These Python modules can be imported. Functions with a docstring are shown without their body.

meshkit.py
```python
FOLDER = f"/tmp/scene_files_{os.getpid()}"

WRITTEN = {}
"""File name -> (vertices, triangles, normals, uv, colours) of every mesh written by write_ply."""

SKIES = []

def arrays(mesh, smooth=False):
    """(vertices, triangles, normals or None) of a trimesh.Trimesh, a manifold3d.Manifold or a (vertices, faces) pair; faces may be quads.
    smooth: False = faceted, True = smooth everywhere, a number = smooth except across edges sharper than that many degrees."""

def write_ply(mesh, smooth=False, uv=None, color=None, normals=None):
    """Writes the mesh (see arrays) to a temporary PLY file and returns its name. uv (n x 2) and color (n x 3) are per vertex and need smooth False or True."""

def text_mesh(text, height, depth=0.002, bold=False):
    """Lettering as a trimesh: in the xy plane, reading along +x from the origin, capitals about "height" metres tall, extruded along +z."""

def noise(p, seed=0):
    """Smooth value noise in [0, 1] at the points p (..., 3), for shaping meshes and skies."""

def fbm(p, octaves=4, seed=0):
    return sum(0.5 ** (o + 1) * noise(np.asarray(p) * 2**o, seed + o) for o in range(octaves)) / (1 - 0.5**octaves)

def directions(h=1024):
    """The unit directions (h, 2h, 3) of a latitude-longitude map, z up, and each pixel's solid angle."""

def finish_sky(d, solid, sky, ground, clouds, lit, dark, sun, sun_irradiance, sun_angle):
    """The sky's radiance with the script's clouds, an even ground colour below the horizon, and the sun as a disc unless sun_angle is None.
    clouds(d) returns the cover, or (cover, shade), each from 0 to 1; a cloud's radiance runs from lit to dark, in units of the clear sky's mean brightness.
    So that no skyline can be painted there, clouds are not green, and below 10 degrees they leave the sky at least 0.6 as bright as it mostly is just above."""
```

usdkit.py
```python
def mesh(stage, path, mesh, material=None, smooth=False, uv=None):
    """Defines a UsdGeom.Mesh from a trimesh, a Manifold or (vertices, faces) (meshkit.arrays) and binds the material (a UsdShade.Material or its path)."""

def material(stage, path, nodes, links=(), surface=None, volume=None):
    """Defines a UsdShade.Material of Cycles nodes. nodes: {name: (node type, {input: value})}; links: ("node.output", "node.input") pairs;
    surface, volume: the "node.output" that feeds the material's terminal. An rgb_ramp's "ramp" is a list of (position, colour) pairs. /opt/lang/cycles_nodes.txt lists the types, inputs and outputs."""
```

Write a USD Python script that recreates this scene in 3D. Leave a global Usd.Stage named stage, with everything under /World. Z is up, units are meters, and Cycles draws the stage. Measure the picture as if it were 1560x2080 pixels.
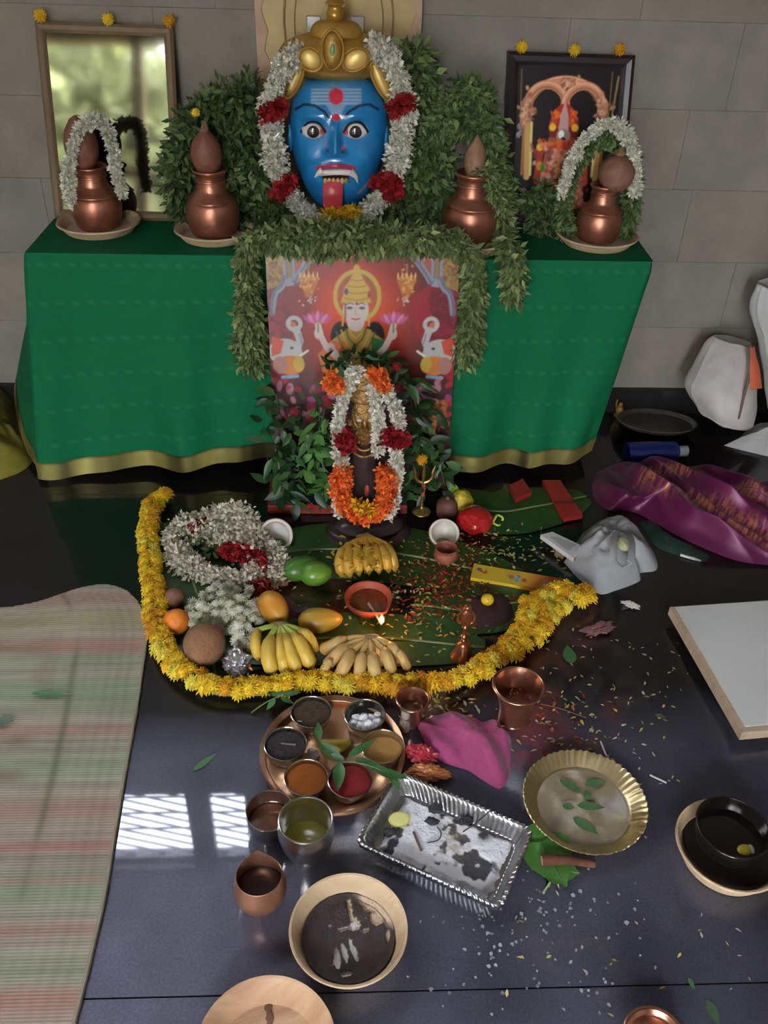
import math, random
import numpy as np, trimesh, usdkit, meshkit
from math import sin, cos, pi, radians
from pxr import Usd, UsdGeom, UsdLux, UsdShade, Sdf, Gf, Vt
from shapely.geometry import Polygon, Point
import shapely

stage = Usd.Stage.CreateInMemory()
UsdGeom.SetStageUpAxis(stage, 'Z'); UsdGeom.SetStageMetersPerUnit(stage, 1.0)
W_ = UsdGeom.Xform.Define(stage, '/World')
UsdGeom.Scope.Define(stage, '/World/Looks')

# ------------------------------------------------------------------ camera, sky, exposure
FPX, EYE = 1800.0, np.array([0.0, 0.0, 1.3])
PITCH, YAW, ROLL = radians(36), radians(3.3), radians(2.0)
DIR = np.array([sin(YAW)*cos(PITCH), cos(YAW)*cos(PITCH), -sin(PITCH)])
_r = np.cross(DIR, [0, 0, 1.0]); _r /= np.linalg.norm(_r); _u = np.cross(_r, DIR)
RT, UP = cos(ROLL)*_r + sin(ROLL)*_u, -sin(ROLL)*_r + cos(ROLL)*_u
cam = UsdGeom.Camera.Define(stage, '/World/camera')
m4 = Gf.Matrix4d(*RT, 0, *UP, 0, *(-DIR), 0, *EYE, 1)
cam.AddTransformOp().Set(m4)
cam.CreateHorizontalApertureAttr(36.0); cam.CreateVerticalApertureAttr(48.0)
cam.CreateFocalLengthAttr(36.0*FPX/1560)
cam.CreateFStopAttr(0.0); cam.CreateFocusDistanceAttr(2.0)
cam.CreateClippingRangeAttr(Gf.Vec2f(0.05, 200))
cam.CreateExposureAttr(-0.5)
sky = UsdLux.DomeLight.Define(stage, '/World/sky')
sky.CreateIntensityAttr(20.0); sky.CreateColorAttr(Gf.Vec3f(0.88, 0.94, 1.08))

# ------------------------------------------------------------------ helpers
def ray(x, y): return DIR + RT*(x-780)/FPX - UP*(y-1040)/FPX
def F(x, y, z=0.0):
    v = ray(x, y); return EYE + v*(z-EYE[2])/v[2]
def B(x, y, Y):
    v = ray(x, y); return EYE + v*Y/v[1]
def mpp(p): return float((np.asarray(p, float)-EYE) @ DIR)/FPX
def lin(r, g, b):
    c = np.array([r, g, b], float)/255
    return np.where(c < .04045, c/12.92, ((c+.055)/1.055)**2.4)
def ph(r, g, b, k=1.75): return np.clip(lin(r, g, b)*k, 0.002, .86)
rng = lambda s: np.random.default_rng(s)

MATS = {}
def mat(name, c1=(.5,.5,.5), c2=None, scale=30., rough=.5, metal=0., bump=0., bscale=None, spec=.5, coat=0., croughness=.05, trans=0., sheen=0., sss=0.,
        col=False, emit=None, translucent=0., detail=3., lo=.35, hi=.65, alpha=1., ior=1.5, stretch=None):
    if name in MATS: return MATS[name]
    n = {'p': ('principled_bsdf', dict(base_color=tuple(c1), roughness=float(rough), metallic=float(metal), specular_ior_level=float(spec), coat_weight=float(coat),
               coat_roughness=float(croughness), transmission_weight=float(trans), sheen_weight=float(sheen), alpha=float(alpha), ior=float(ior)))}
    L = []
    if emit is not None:
        n['p'][1]['emission_color'] = tuple(emit[:3]); n['p'][1]['emission_strength'] = float(emit[3])
    if c2 is not None or bump or col == 'noise':
        n['tc'] = ('texture_coordinate', {}); n['mp'] = ('mapping', dict(scale=tuple(stretch or (1, 1, 1)))); L.append(('tc.object', 'mp.vector'))
    if c2 is not None:
        n['nz'] = ('noise_texture', dict(scale=float(scale), detail=float(detail), roughness=.6)); L.append(('mp.vector', 'nz.vector'))
        n['rp'] = ('rgb_ramp', dict(ramp=[(lo, tuple(c1)), (hi, tuple(c2))])); L += [('nz.fac', 'rp.fac')]
        src = 'rp.color'
        if col:
            n['at'] = ('attribute', dict(attribute='Col')); n['mx'] = ('mix_color', dict(blend_type='multiply', fac=1.0)); L += [('at.color', 'mx.a'), ('rp.color', 'mx.b')]
            src = 'mx.result'
        L.append((src, 'p.base_color'))
    elif col:
        n['at'] = ('attribute', dict(attribute='Col')); L.append(('at.color', 'p.base_color'))
    if bump:
        n['bn'] = ('noise_texture', dict(scale=float(bscale or scale), detail=4.)); n['bp'] = ('bump', dict(strength=float(bump), distance=.01))
        L += [('mp.vector', 'bn.vector'), ('bn.fac', 'bp.height'), ('bp.normal', 'p.normal')]
        if coat: L.append(('bp.normal', 'p.coat_normal'))
    surf = 'p.BSDF'
    if translucent:
        n['tl'] = ('translucent_bsdf', dict(color=tuple(c1))); n['mc'] = ('mix_closure', dict(fac=float(translucent)))
        if col: L.append(('at.color', 'tl.color'))
        L += [('p.BSDF', 'mc.closure1'), ('tl.BSDF', 'mc.closure2')]; surf = 'mc.closure'
    MATS[name] = usdkit.material(stage, '/World/Looks/'+name, n, L, surface=surf)
    return MATS[name]

USED = {}
def numbered(parent, name):
    k = parent+'/'+name; i = USED.get(k, -1)+1; USED[k] = i
    return k if i == 0 else f'{k}_{i:03d}'
def tag(prim, label=None, cat=None, group=None, kind=None):
    for k, v in (('label', label), ('category', cat), ('group', group), ('kind', kind)):
        if v: prim.SetCustomDataByKey(k, v)
class Thing:
    def __init__(s, name, label, cat, loc=(0, 0, 0), rz=0., group=None, kind=None):
        s.path = numbered('/World', name); s.loc = np.asarray(loc, float); s.rz = rz
        x = UsdGeom.Xform.Define(stage, s.path); x.AddTranslateOp().Set(Gf.Vec3d(*s.loc))
        if rz: x.AddRotateZOp().Set(math.degrees(rz))
        s.prim = x.GetPrim(); tag(s.prim, label, cat, group, kind)
    def w(s, m):                      # world mesh -> local
        v, f = vf(m); v = v-s.loc
        if s.rz: c, q = cos(-s.rz), sin(-s.rz); v = v @ np.array([[c, q, 0], [-q, c, 0], [0, 0, 1]])
        return v, f
def put(path, mesh, m, smooth=35, col=None):
    mesh = vf(mesh)
    g = usdkit.mesh(stage, path, mesh, m, smooth=True if (col is not None and smooth) else smooth)
    if col is not None:
        UsdGeom.PrimvarsAPI(g).CreatePrimvar('Col', Sdf.ValueTypeNames.Color3fArray, 'vertex').Set(Vt.Vec3fArray.FromNumpy(np.ascontiguousarray(np.asarray(col, np.float32).reshape(-1, 3))))
    return g.GetPrim()
def part(th, name, mesh, m, smooth=35, col=None, label=None, kind=None):
    parent = th.path if isinstance(th, Thing) else str(th.GetPath())
    p = put(numbered(parent, name), mesh, m, smooth, col); tag(p, label, None, None, kind)
    return p
def obj(name, mesh, m, label=None, cat=None, group=None, kind=None, smooth=35, col=None):
    p = put(numbered('/World', name), mesh, m, smooth, col); tag(p, label, cat, group, kind)
    return p
def copy(th, loc, rz=0., label=None, group=None, scale=None, tilt=None):
    was = th.prim.GetCustomData()
    t = Thing(th.path.split('/')[-1].rstrip('0123456789').rstrip('_'), label or was['label'], was['category'], loc, rz, group or was.get('group'))
    x = UsdGeom.Xform(t.prim)
    if tilt: x.AddRotateXOp().Set(tilt)
    if scale: x.AddScaleOp().Set(Gf.Vec3f(scale, scale, scale))
    for c in th.prim.GetChildren():
        stage.DefinePrim(t.path+'/'+c.GetName()).GetReferences().AddInternalReference(c.GetPath())
    return t

# meshes are (vertices, triangles)
def vf(m):
    if isinstance(m, tuple): return np.asarray(m[0], float), np.asarray(m[1], int)
    if hasattr(m, 'to_mesh'):
        q = m.to_mesh(); return np.array(q.vert_properties[:, :3], float), np.array(q.tri_verts, int)
    return np.array(m.vertices, float), np.array(m.faces, int)
def cat(ms):
    V, Fc, n = [], [], 0
    for m in ms:
        v, f = vf(m); V.append(v); Fc.append(f+n); n += len(v)
    return np.vstack(V), np.vstack(Fc)
def rot(ax=0, ay=0, az=0):
    X = np.array([[1, 0, 0], [0, cos(ax), -sin(ax)], [0, sin(ax), cos(ax)]]); Y = np.array([[cos(ay), 0, sin(ay)], [0, 1, 0], [-sin(ay), 0, cos(ay)]])
    Z = np.array([[cos(az), -sin(az), 0], [sin(az), cos(az), 0], [0, 0, 1]]); return Z @ Y @ X
def xf(m, t=(0, 0, 0), R=None, s=1.0):
    v, f = vf(m); v = v*np.asarray(s)
    if R is not None: v = v @ np.asarray(R).T
    return v+np.asarray(t), f
def frame_to(d, upv=(0, 0, 1)):
    """rotation whose z axis is d"""
    d = np.asarray(d, float); d = d/np.linalg.norm(d); a = np.cross(upv, d)
    if np.linalg.norm(a) < 1e-6: a = np.array([1., 0, 0])
    a /= np.linalg.norm(a); return np.stack([a, np.cross(d, a), d], 1)
def box(lo, hi, bevel=0.):
    lo, hi = np.minimum(lo, hi), np.maximum(lo, hi)
    if not bevel:
        m = trimesh.creation.box(hi-lo); return np.array(m.vertices)+(lo+hi)/2, np.array(m.faces)
    pts = []
    for s in np.ndindex(2, 2, 2):
        c = np.where(s, hi, lo); d = np.where(s, -bevel, bevel)
        for k in range(3):
            q = c.copy(); q += d; q[k] -= d[k]; pts.append(q)
    m = trimesh.convex.convex_hull(np.array(pts)); return np.array(m.vertices), np.array(m.faces)
def grid(P):
    """P (a,b,3) -> mesh"""
    a, b = P.shape[:2]; i, j = np.meshgrid(np.arange(a-1), np.arange(b-1), indexing='ij'); q = i*b+j
    f = np.concatenate([np.stack([q, q+b, q+b+1], -1).reshape(-1, 3), np.stack([q, q+b+1, q+1], -1).reshape(-1, 3)])
    return P.reshape(-1, 3), f
def lathe(prof, n=48, sx=1., sy=1.):
    prof = np.asarray(prof, float); a = np.linspace(0, 2*pi, n+1)[:-1]
    k = len(prof); V = np.stack([np.outer(np.cos(a), prof[:, 0])*sx, np.outer(np.sin(a), prof[:, 0])*sy, np.tile(prof[:, 1], (n, 1))], -1)
    i, j = np.meshgrid(np.arange(n), np.arange(k-1), indexing='ij'); i2 = (i+1) % n
    q = [i*k+j, i2*k+j, i2*k+j+1, i*k+j+1]
    f = np.concatenate([np.stack([q[0], q[1], q[2]], -1).reshape(-1, 3), np.stack([q[0], q[2], q[3]], -1).reshape(-1, 3)])
    m = trimesh.Trimesh(V.reshape(-1, 3), f, process=False); m.merge_vertices(); m.update_faces(m.nondegenerate_faces())
    return np.array(m.vertices), np.array(m.faces)
def smoothprof(pts, n=6):
    """Catmull-Rom through profile points"""
    p = np.asarray(pts, float); p = np.vstack([2*p[0]-p[1], p, 2*p[-1]-p[-2]]); out = []
    for i in range(1, len(p)-2):
        for t in np.linspace(0, 1, n, endpoint=False):
            out.append(.5*(2*p[i]+(p[i+1]-p[i-1])*t+(2*p[i-1]-5*p[i]+4*p[i+1]-p[i+2])*t*t+(-p[i-1]+3*p[i]-3*p[i+1]+p[i+2])*t**3))
    out.append(p[-2]); return np.array(out)
def path3(pts, n):
    """resample a smooth curve through pts to n points"""
    q = smoothprof(pts, 10); d = np.r_[0, np.cumsum(np.linalg.norm(np.diff(q, axis=0), axis=1))]; t = np.linspace(0, d[-1], n)
    return np.stack([np.interp(t, d, q[:, k]) for k in range(q.shape[1])], 1)
def tube(pts, r, n=10, cap=True, flat=1.):
    p = np.asarray(pts, float); r = np.broadcast_to(r, (len(p),)); t = np.gradient(p, axis=0); t /= np.linalg.norm(t, axis=1, keepdims=True)+1e-12
    a = np.cross(t, [0, 0, 1.]); bad = np.linalg.norm(a, axis=1) < 1e-3; a[bad] = [1, 0, 0]; a /= np.linalg.norm(a, axis=1, keepdims=True)
    for i in range(1, len(a)):
        if a[i] @ a[i-1] < 0: a[i] = -a[i]
    b = np.cross(t, a); g = np.arange(n)*2*pi/n
    V = p[:, None]+r[:, None, None]*(np.cos(g)[None, :, None]*a[:, None]+flat*np.sin(g)[None, :, None]*b[:, None])
    V = np.concatenate([V, V[:, :1]], 1); v, f = grid(V)
    if cap:
        k = n+1; c0, c1 = len(v), len(v)+1; v = np.vstack([v, p[0], p[-1]]); e = (len(p)-1)*k
        f = np.vstack([f, [[c0, i+1, i] for i in range(n)], [[c1, e+i, e+i+1] for i in range(n)]])
    return v, f
def ball(r=1., sub=3, noise=0., nscale=2., seed=0, s=(1, 1, 1)):
    m = trimesh.creation.icosphere(sub, 1.0); v = np.array(m.vertices)
    if noise: v = v*(1+noise*(meshkit.fbm(v*nscale+7+seed*3.1, 3, seed)-.5)*2)[:, None]
    return v*r*np.asarray(s), np.array(m.faces)
def rings(outline, zfun, n=14, center=None):
    """a sheet over a star-shaped closed outline (k,3); zfun(t, points) adds height, t = 0 centre .. 1 rim"""
    o = np.asarray(outline, float); c = o.mean(0) if center is None else np.asarray(center, float)
    t = np.linspace(0, 1, n+1); P = c+(o[None]-c)*t[:, None, None]; P = np.concatenate([P, P[:, :1]], 1)
    T = np.broadcast_to(t[:, None], P.shape[:2]); P = P.copy(); P[..., 2] += zfun(T, P); return grid(P)
def closed(pts, n=64): return path3(list(pts)+[pts[0]], n+1)[:-1]
def leaf(L=1., Wd=.35, bend=.25, fold=.15, nl=7, point=1.0, heart=0.):
    """a leaf along +x from the origin, with midrib fold"""
    t = np.linspace(0, 1, nl); w = Wd/2*np.sin(pi*np.clip(t, 0, 1)**(.75))**point+heart*np.exp(-((t-.12)/.12)**2)*Wd/2
    w[0] *= .2; w[-1] = 0
    P = np.stack([np.stack([t*L, s*w*L, -bend*L*t**2+abs(s)*fold*w*L], -1) for s in (-1, -.5, 0, .5, 1)], 1)
    return grid(P)
def sheet_thick(m, th=.0008):
    v, f = vf(m); return np.vstack([v, v-[0, 0, th]]), np.vstack([f, f[:, ::-1]+len(v)])

class Paint:
    """a flat print, in the photograph's own pixel measure, evaluated at the vertices of a grid"""
    def __init__(s, x0, x1, y0, y1, nx, ny, base):
        s.nx, s.ny = nx, ny; s.X, s.Y = np.meshgrid(np.linspace(x0, x1, nx), np.linspace(y0, y1, ny)); s.C = np.zeros((ny, nx, 3))+np.asarray(base); s.e = (x1-x0)/nx
        s.x0, s.x1, s.y0, s.y1 = x0, x1, y0, y1
    def mixin(s, a, c): s.C += a[..., None]*(np.asarray(c)-s.C)
    def ell(s, cx, cy, rx, ry, c, rotn=0., soft=None, a=1.):
        dx, dy = s.X-cx, s.Y-cy; u, v = dx*cos(rotn)+dy*sin(rotn), -dx*sin(rotn)+dy*cos(rotn)
        d = (np.hypot(u/rx, v/ry)-1)*min(rx, ry); s.mixin(a*np.clip(.5-d/(soft or s.e*1.5), 0, 1), c)
    def ring(s, cx, cy, rx, ry, w, c, a0=-9., a1=9.):
        dx, dy = s.X-cx, s.Y-cy; d = abs((np.hypot(dx/rx, dy/ry)-1)*min(rx, ry))-w/2; g = np.arctan2(dy, dx)
        s.mixin(np.clip(.5-d/(s.e*1.5), 0, 1)*((g > a0) & (g < a1)), c)
    def poly(s, pts, c, a=1.):
        P = Polygon(pts).buffer(0); q = shapely.points(s.X.ravel(), s.Y.ravel()); d = shapely.distance(P, q)-0*s.X.ravel()
        inn = shapely.contains(P, q); d = np.where(inn, -shapely.distance(P.boundary, q), d).reshape(s.X.shape); s.mixin(a*np.clip(.5-d/(s.e*1.5), 0, 1), c)
    def line(s, pts, w, c, a=1.):
        q = shapely.points(s.X.ravel(), s.Y.ravel()); d = shapely.distance(shapely.LineString(pts), q).reshape(s.X.shape)-w/2; s.mixin(a*np.clip(.5-d/(s.e*1.5), 0, 1), c)
    def dabs(s, n, region, cols, r, seed, a=.8):
        g = rng(seed)
        for _ in range(n):
            x, y = region(g); s.ell(x, y, r*g.uniform(.5, 1.3), r*g.uniform(.4, 1.), cols[g.integers(len(cols))], g.uniform(0, 3), a=a)
    def mesh(s, P00, P10, P01, depth=.002):
        """corners in world: (x0,y0), (x1,y0), (x0,y1)"""
        U, V = (s.X-s.x0)/(s.x1-s.x0), (s.Y-s.y0)/(s.y1-s.y0)
        return grid((P00+U[..., None]*(P10-P00)+V[..., None]*(P01-P00))[::-1]), s.C[::-1].reshape(-1, 3)

def mean(a): return np.mean(np.asarray(a, float), 0)
# ------------------------------------------------------------------ the setting
WY, TZ = 2.30, 0.587           # back wall, bench top
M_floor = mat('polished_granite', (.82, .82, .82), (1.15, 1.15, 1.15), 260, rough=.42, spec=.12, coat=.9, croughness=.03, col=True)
floorx = Thing('floor', 'dark polished granite floor slabs', None, kind='structure')
def stain(P):
    """powder lying on the slabs, plus a painted window glow, as albedo"""
    x, y = P[..., 0], P[..., 1]; n = meshkit.fbm(P*[9, 9, 1]+3, 4, 5); n2 = meshkit.fbm(P*[38, 38, 1]+1, 3, 9); n3 = meshkit.fbm(P*[14, 14, 1]+8, 4, 2)
    C = np.zeros(P.shape)+np.array([.008, .007, .007]); C = C*(.7+.6*n[..., None])
    def spot(cx, cy, rx, ry, col, amt, nn, th=.5, sh=6):
        c = F(cx, cy); s = mpp(c); d = np.hypot((x-c[0])/(rx*s), (y-c[1])/(ry*s)*.8)
        a = np.clip(1.25-d, 0, 1)*np.clip((nn-th)*sh+.5, 0, 1)*amt; C[:] = C+a[..., None]*(np.array(col)-C)
    spot(1120, 1440, 130, 130, (.20, .042, .025), 1., n, .45); spot(960, 1210, 150, 90, (.16, .03, .016), .9, n, .45); spot(1180, 1290, 90, 90, (.10, .04, .04), .6, n3, .5)
    spot(1090, 1500, 110, 70, (.22, .06, .035), .9, n2, .5); spot(1300, 2020, 260, 120, (.06, .02, .02), .7, n, .45); spot(620, 1180, 120, 60, (.1, .05, .02), .6, n2, .45)
    spot(730, 1690, 75, 95, (.42, .42, .46), .9, n3, .5, 8); spot(800, 1640, 70, 50, (.3, .28, .27), .6, n3, .47); spot(1030, 1610, 60, 60, (.32, .32, .36), .8, n3, .5, 9)
    spot(700, 1750, 70, 45, (.3, .24, .22), .6, n3, .5); spot(1120, 1900, 260, 200, (.16, .16, .19), .45, n2, .5); spot(1240, 1480, 200, 120, (.07, .06, .06), .5, n2, .5)
    spot(900, 1760, 330, 60, (.12, .12, .14), .4, n2, .5); spot(880, 1425, 90, 45, (.16, .09, .06), .8, n2, .47)
    film = np.clip((1.16-y-.10*(n-.5)+.05*(x+.3))*7, 0, 1)*(.55+.9*n)*np.clip(.85-.45*(x-.1), .3, 1.1)   # bluish window glow painted into the colour of the near slabs
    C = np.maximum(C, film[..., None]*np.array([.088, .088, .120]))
    return C
ys, xs = [-3.5, -.62, .62, 1.86, 2.3], [-3.0, -1.25, 1.0, 2.4]
for i in range(4):
    for j in range(3):
        x0, x1, y0, y1 = xs[j]+.0012, xs[j+1]-.0012, ys[i]+.0012, ys[i+1]-.0012
        r = .0065 if (j == 1 and i in (1, 2)) else (.012 if j == 1 and i == 3 else .1)
        yy0 = y0
        X, Y = np.meshgrid(np.linspace(x0, x1, max(3, int((x1-x0)/r))), np.linspace(yy0, y1, max(3, int((y1-yy0)/r))), indexing='ij'); P = np.stack([X, Y, 0*X], -1)
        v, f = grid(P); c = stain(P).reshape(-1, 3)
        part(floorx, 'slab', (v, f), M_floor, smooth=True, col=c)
        part(floorx, 'slab_edge', box([x0, y0, -.03], [x1, y1, -.0005]), mat('slab_side', (.03, .03, .035), rough=.5))
part(floorx, 'joint_bed', box([-3, -3.5, -.05], [2.4, 2.3, -.004]), mat('joint_grout', (.01, .01, .01), rough=.9))

ST = [mat('wall_stone_%d' % i, c, c2, 7, rough=.85, bump=.2, bscale=70, detail=8, lo=.25, hi=.75) for i, (c, c2) in enumerate([
    ((.265, .222, .178), (.165, .145, .120)), ((.255, .222, .183), (.16, .143, .122)), ((.265, .22, .174), (.168, .145, .118)), ((.25, .22, .183), (.16, .143, .124))])]
wb = Thing('wall_back', 'grey stone-block wall behind the altar', None, kind='structure')
WX0, WX1, WZ0, WZ1 = -2.6, -.385, 1.82, 2.35  # ventilator window stretched leftward, unseen, to let in more daylight
bed = mat('mortar', (.19, .163, .135), rough=.95)
part(wb, 'masonry', box([-3, WY+.0022, 0], [2.4, WY+.2, WZ0]), bed); part(wb, 'masonry', box([-3, WY+.011, WZ1], [2.4, WY+.07, 3]), bed)
part(wb, 'masonry', box([-3, WY+.011, WZ0], [WX0, WY+.2, WZ1]), bed); part(wb, 'masonry', box([WX1, WY+.011, WZ0], [2.4, WY+.2, WZ1]), bed)
g = rng(4); z = .082
while z < 1.7:
    h = .19; x = -2.98
    while x < 2.38:
        w = min(g.uniform(.34, .52), 2.39-x); dy = g.uniform(0, .0008)
        part(wb, 'stone_block', box([x+.0004, WY+dy, z+.0004], [x+w-.0004, WY+.012, z+h-.0004], .0006), ST[g.integers(4)], smooth=False); x += w
    z += h
part(wb, 'plaster', box([-3, WY+.003, z], [2.4, WY+.012, WZ0]), ST[1]); part(wb, 'plaster', box([-3, WY+.003, WZ1], [2.4, WY+.012, 3]), ST[1])
bb = obj('baseboard_back', box([-3, WY-.012, 0], [2.4, WY+.011, .08], .002), mat('black_skirting', (.018, .017, .017), rough=.25), kind='structure')
win = Thing('window_1', 'barred ventilator window high in the back wall', None, kind='structure'); wf = mat('window_paint', (.25, .25, .27), rough=.5)
for lo, hi in (([WX0, WZ0], [WX1, WZ0+.025]), ([WX0, WZ1-.025], [WX1, WZ1]), ([WX0, WZ0], [WX0+.03, WZ1]), ([WX1-.03, WZ0], [WX1, WZ1]), ([-.665, WZ0], [-.565, WZ1]), ([-1.25, WZ0], [-1.15, WZ1]), ([-1.9, WZ0], [-1.8, WZ1])):
    part(win, 'frame', box([lo[0], WY+.04, lo[1]], [hi[0], WY+.09, hi[1]], .003), wf)
for k in range(15): part(win, 'bar', tube([[-2.5+k*.142, WY+.065, WZ0], [-1.15+k*.14, WY+.065, WZ1]], .0055, 6), wf)
for k in range(3): part(win, 'bar', tube([[WX0, WY+.065, WZ0+.1+k*.11], [WX1, WY+.065, WZ0+.1+k*.11]], .0055, 6), wf)
plast = mat('room_plaster', (.27, .23, .18), (.22, .19, .15), 4, rough=.9)
obj('ceiling', box([-3, -3.5, 3], [2.4, 2.5, 3.15]), mat('ceiling_paint', (.16, .145, .13), rough=.9), kind='structure')
obj('wall_right', box([2.4, -3.5, 0], [2.6, 2.5, 3]), plast, kind='structure')
obj('wall_left', box([-3.2, -3.5, 0], [-3, 2.5, 3]), plast, kind='structure')
wfr = Thing('wall_front', 'plastered wall with the wide doorway to the yard', None, kind='structure')
for lo, hi in (([-3.2, -3.7, 0], [-2.7, -3.5, 3]), ([.3, -3.7, 0], [2.6, -3.5, 3]), ([-2.7, -3.7, 2.9], [.3, -3.5, 3])): part(wfr, 'masonry', box(lo, hi), plast)
dr = Thing('door_1', 'timber doorway posts open to the yard', None, kind='structure'); tim = mat('door_timber', (.42, .26, .13), (.33, .2, .1), 9, rough=.6, stretch=(6, 6, .6))
for x in (-2.7, -1.75, .2): part(dr, 'post', box([x, -3.66, 0], [x+.1, -3.54, 2.9], .006), tim)
part(dr, 'lintel', box([-2.7, -3.66, 2.82], [.3, -3.54, 2.9], .006), tim); part(dr, 'rail', box([-2.7, -3.64, 1.75], [-1.75, -3.56, 1.83], .006), tim)
obj('ground', box([-14, -16, -.25], [12, -3.7, -.1]), mat('yard_earth', (.38, .31, .23), (.28, .24, .18), 1.5, rough=.95), kind='structure')

# ------------------------------------------------------------------ foliage helpers
M_leaf = mat('leaf_foliage', rough=.5, col=True, translucent=.22, spec=.35)
def foliage(paths, n, size, seed, c=((.055, .14, .035), (.12, .22, .05), (.03, .085, .025)), droop=.4, wd=.24, zmin=None, ymax=None, ymin=None):
    """many small leaves round one or more paths of (x, y, z, radius); one mesh of loose leaves"""
    g = rng(seed); tot = sum(np.linalg.norm(np.diff(np.asarray(p)[:, :3], axis=0), axis=1).sum() for p in paths)+1e-9; pos, nor = [], []
    for p in paths:
        p = np.asarray(p, float); L = np.linalg.norm(np.diff(p[:, :3], axis=0), axis=1).sum(); k = int(n*L/tot)+1
        q = path3(p, 80); q[:, 3] *= .7+.75*meshkit.noise(np.stack([np.arange(80)*.16, 0*q[:, 0], 0*q[:, 0]], 1), seed); i = g.integers(0, 79, k); t = g.random((k, 1)); c_ = q[i]*(1-t)+q[i+1]*t
        d = g.normal(size=(k, 3)); d /= np.linalg.norm(d, axis=1, keepdims=True); rr = c_[:, 3:]*g.uniform(.15, 1.05, (k, 1))
        pos.append(c_[:, :3]+d*rr); nor.append(d)
    pos, d = np.vstack(pos), np.vstack(nor); k = len(pos)
    ax = d+g.normal(size=(k, 3))*.6; ax[:, 2] -= droop; ax /= np.linalg.norm(ax, axis=1, keepdims=True); sd = np.cross(ax, d+g.normal(size=(k, 3))*.4); sd /= np.linalg.norm(sd, axis=1, keepdims=True)
    up = np.cross(ax, sd); L = size*g.uniform(.6, 1.4, (k, 1)); 
    base, tip, m = pos, pos+ax*L, pos+ax*L*.42; a, b = m+sd*L*wd-up*L*.06, m-sd*L*wd-up*L*.06
    V = np.stack([base, a, tip, b], 1)
    if zmin is not None: V[..., 2] = np.maximum(V[..., 2], zmin)
    if ymax is not None: V[..., 1] = np.minimum(V[..., 1], ymax)
    if ymin is not None: V[..., 1] = np.maximum(V[..., 1], ymin)
    o = np.arange(k)[:, None]*4; f = np.concatenate([o+[0, 1, 2], o+[0, 2, 3]]); c = np.asarray(c); w = g.random((k, 1)); cc = np.where(w < .5, c[0]+(c[1]-c[0])*w*2, c[0]+(c[2]-c[0])*(w*2-1))*g.uniform(.75, 1.25, (k, 1))
    return V.reshape(-1, 3), f, np.repeat(cc, 4, 0)
def pxpath(pts, Y, rpx): return [[*B(x, y, Y+dy), rpx*mpp(B(x, y, Y))] for x, y, dy in [(p+(0,))[:3] for p in pts]]
def garland_leaf(name, label, cat_, pxs, Y, r, n, size, seed, stem=True, group=None, **kw):
    ps = [pxpath(p, Y, r) for p in pxs]; t = Thing(name, label, cat_, ps[0][0][:3], group=group)
    v, f, c = foliage(ps, n, size, seed, **kw); part(t, 'leaves', t.w((v, f)), M_leaf, smooth=False, col=c, kind='stuff')
    if stem:
        for p in ps: part(t, 'stem', t.w(tube(path3(np.asarray(p)[:, :3], 24), .0022, 5)), mat('leaf_stem', (.05, .09, .03), rough=.7))
    return t

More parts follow.
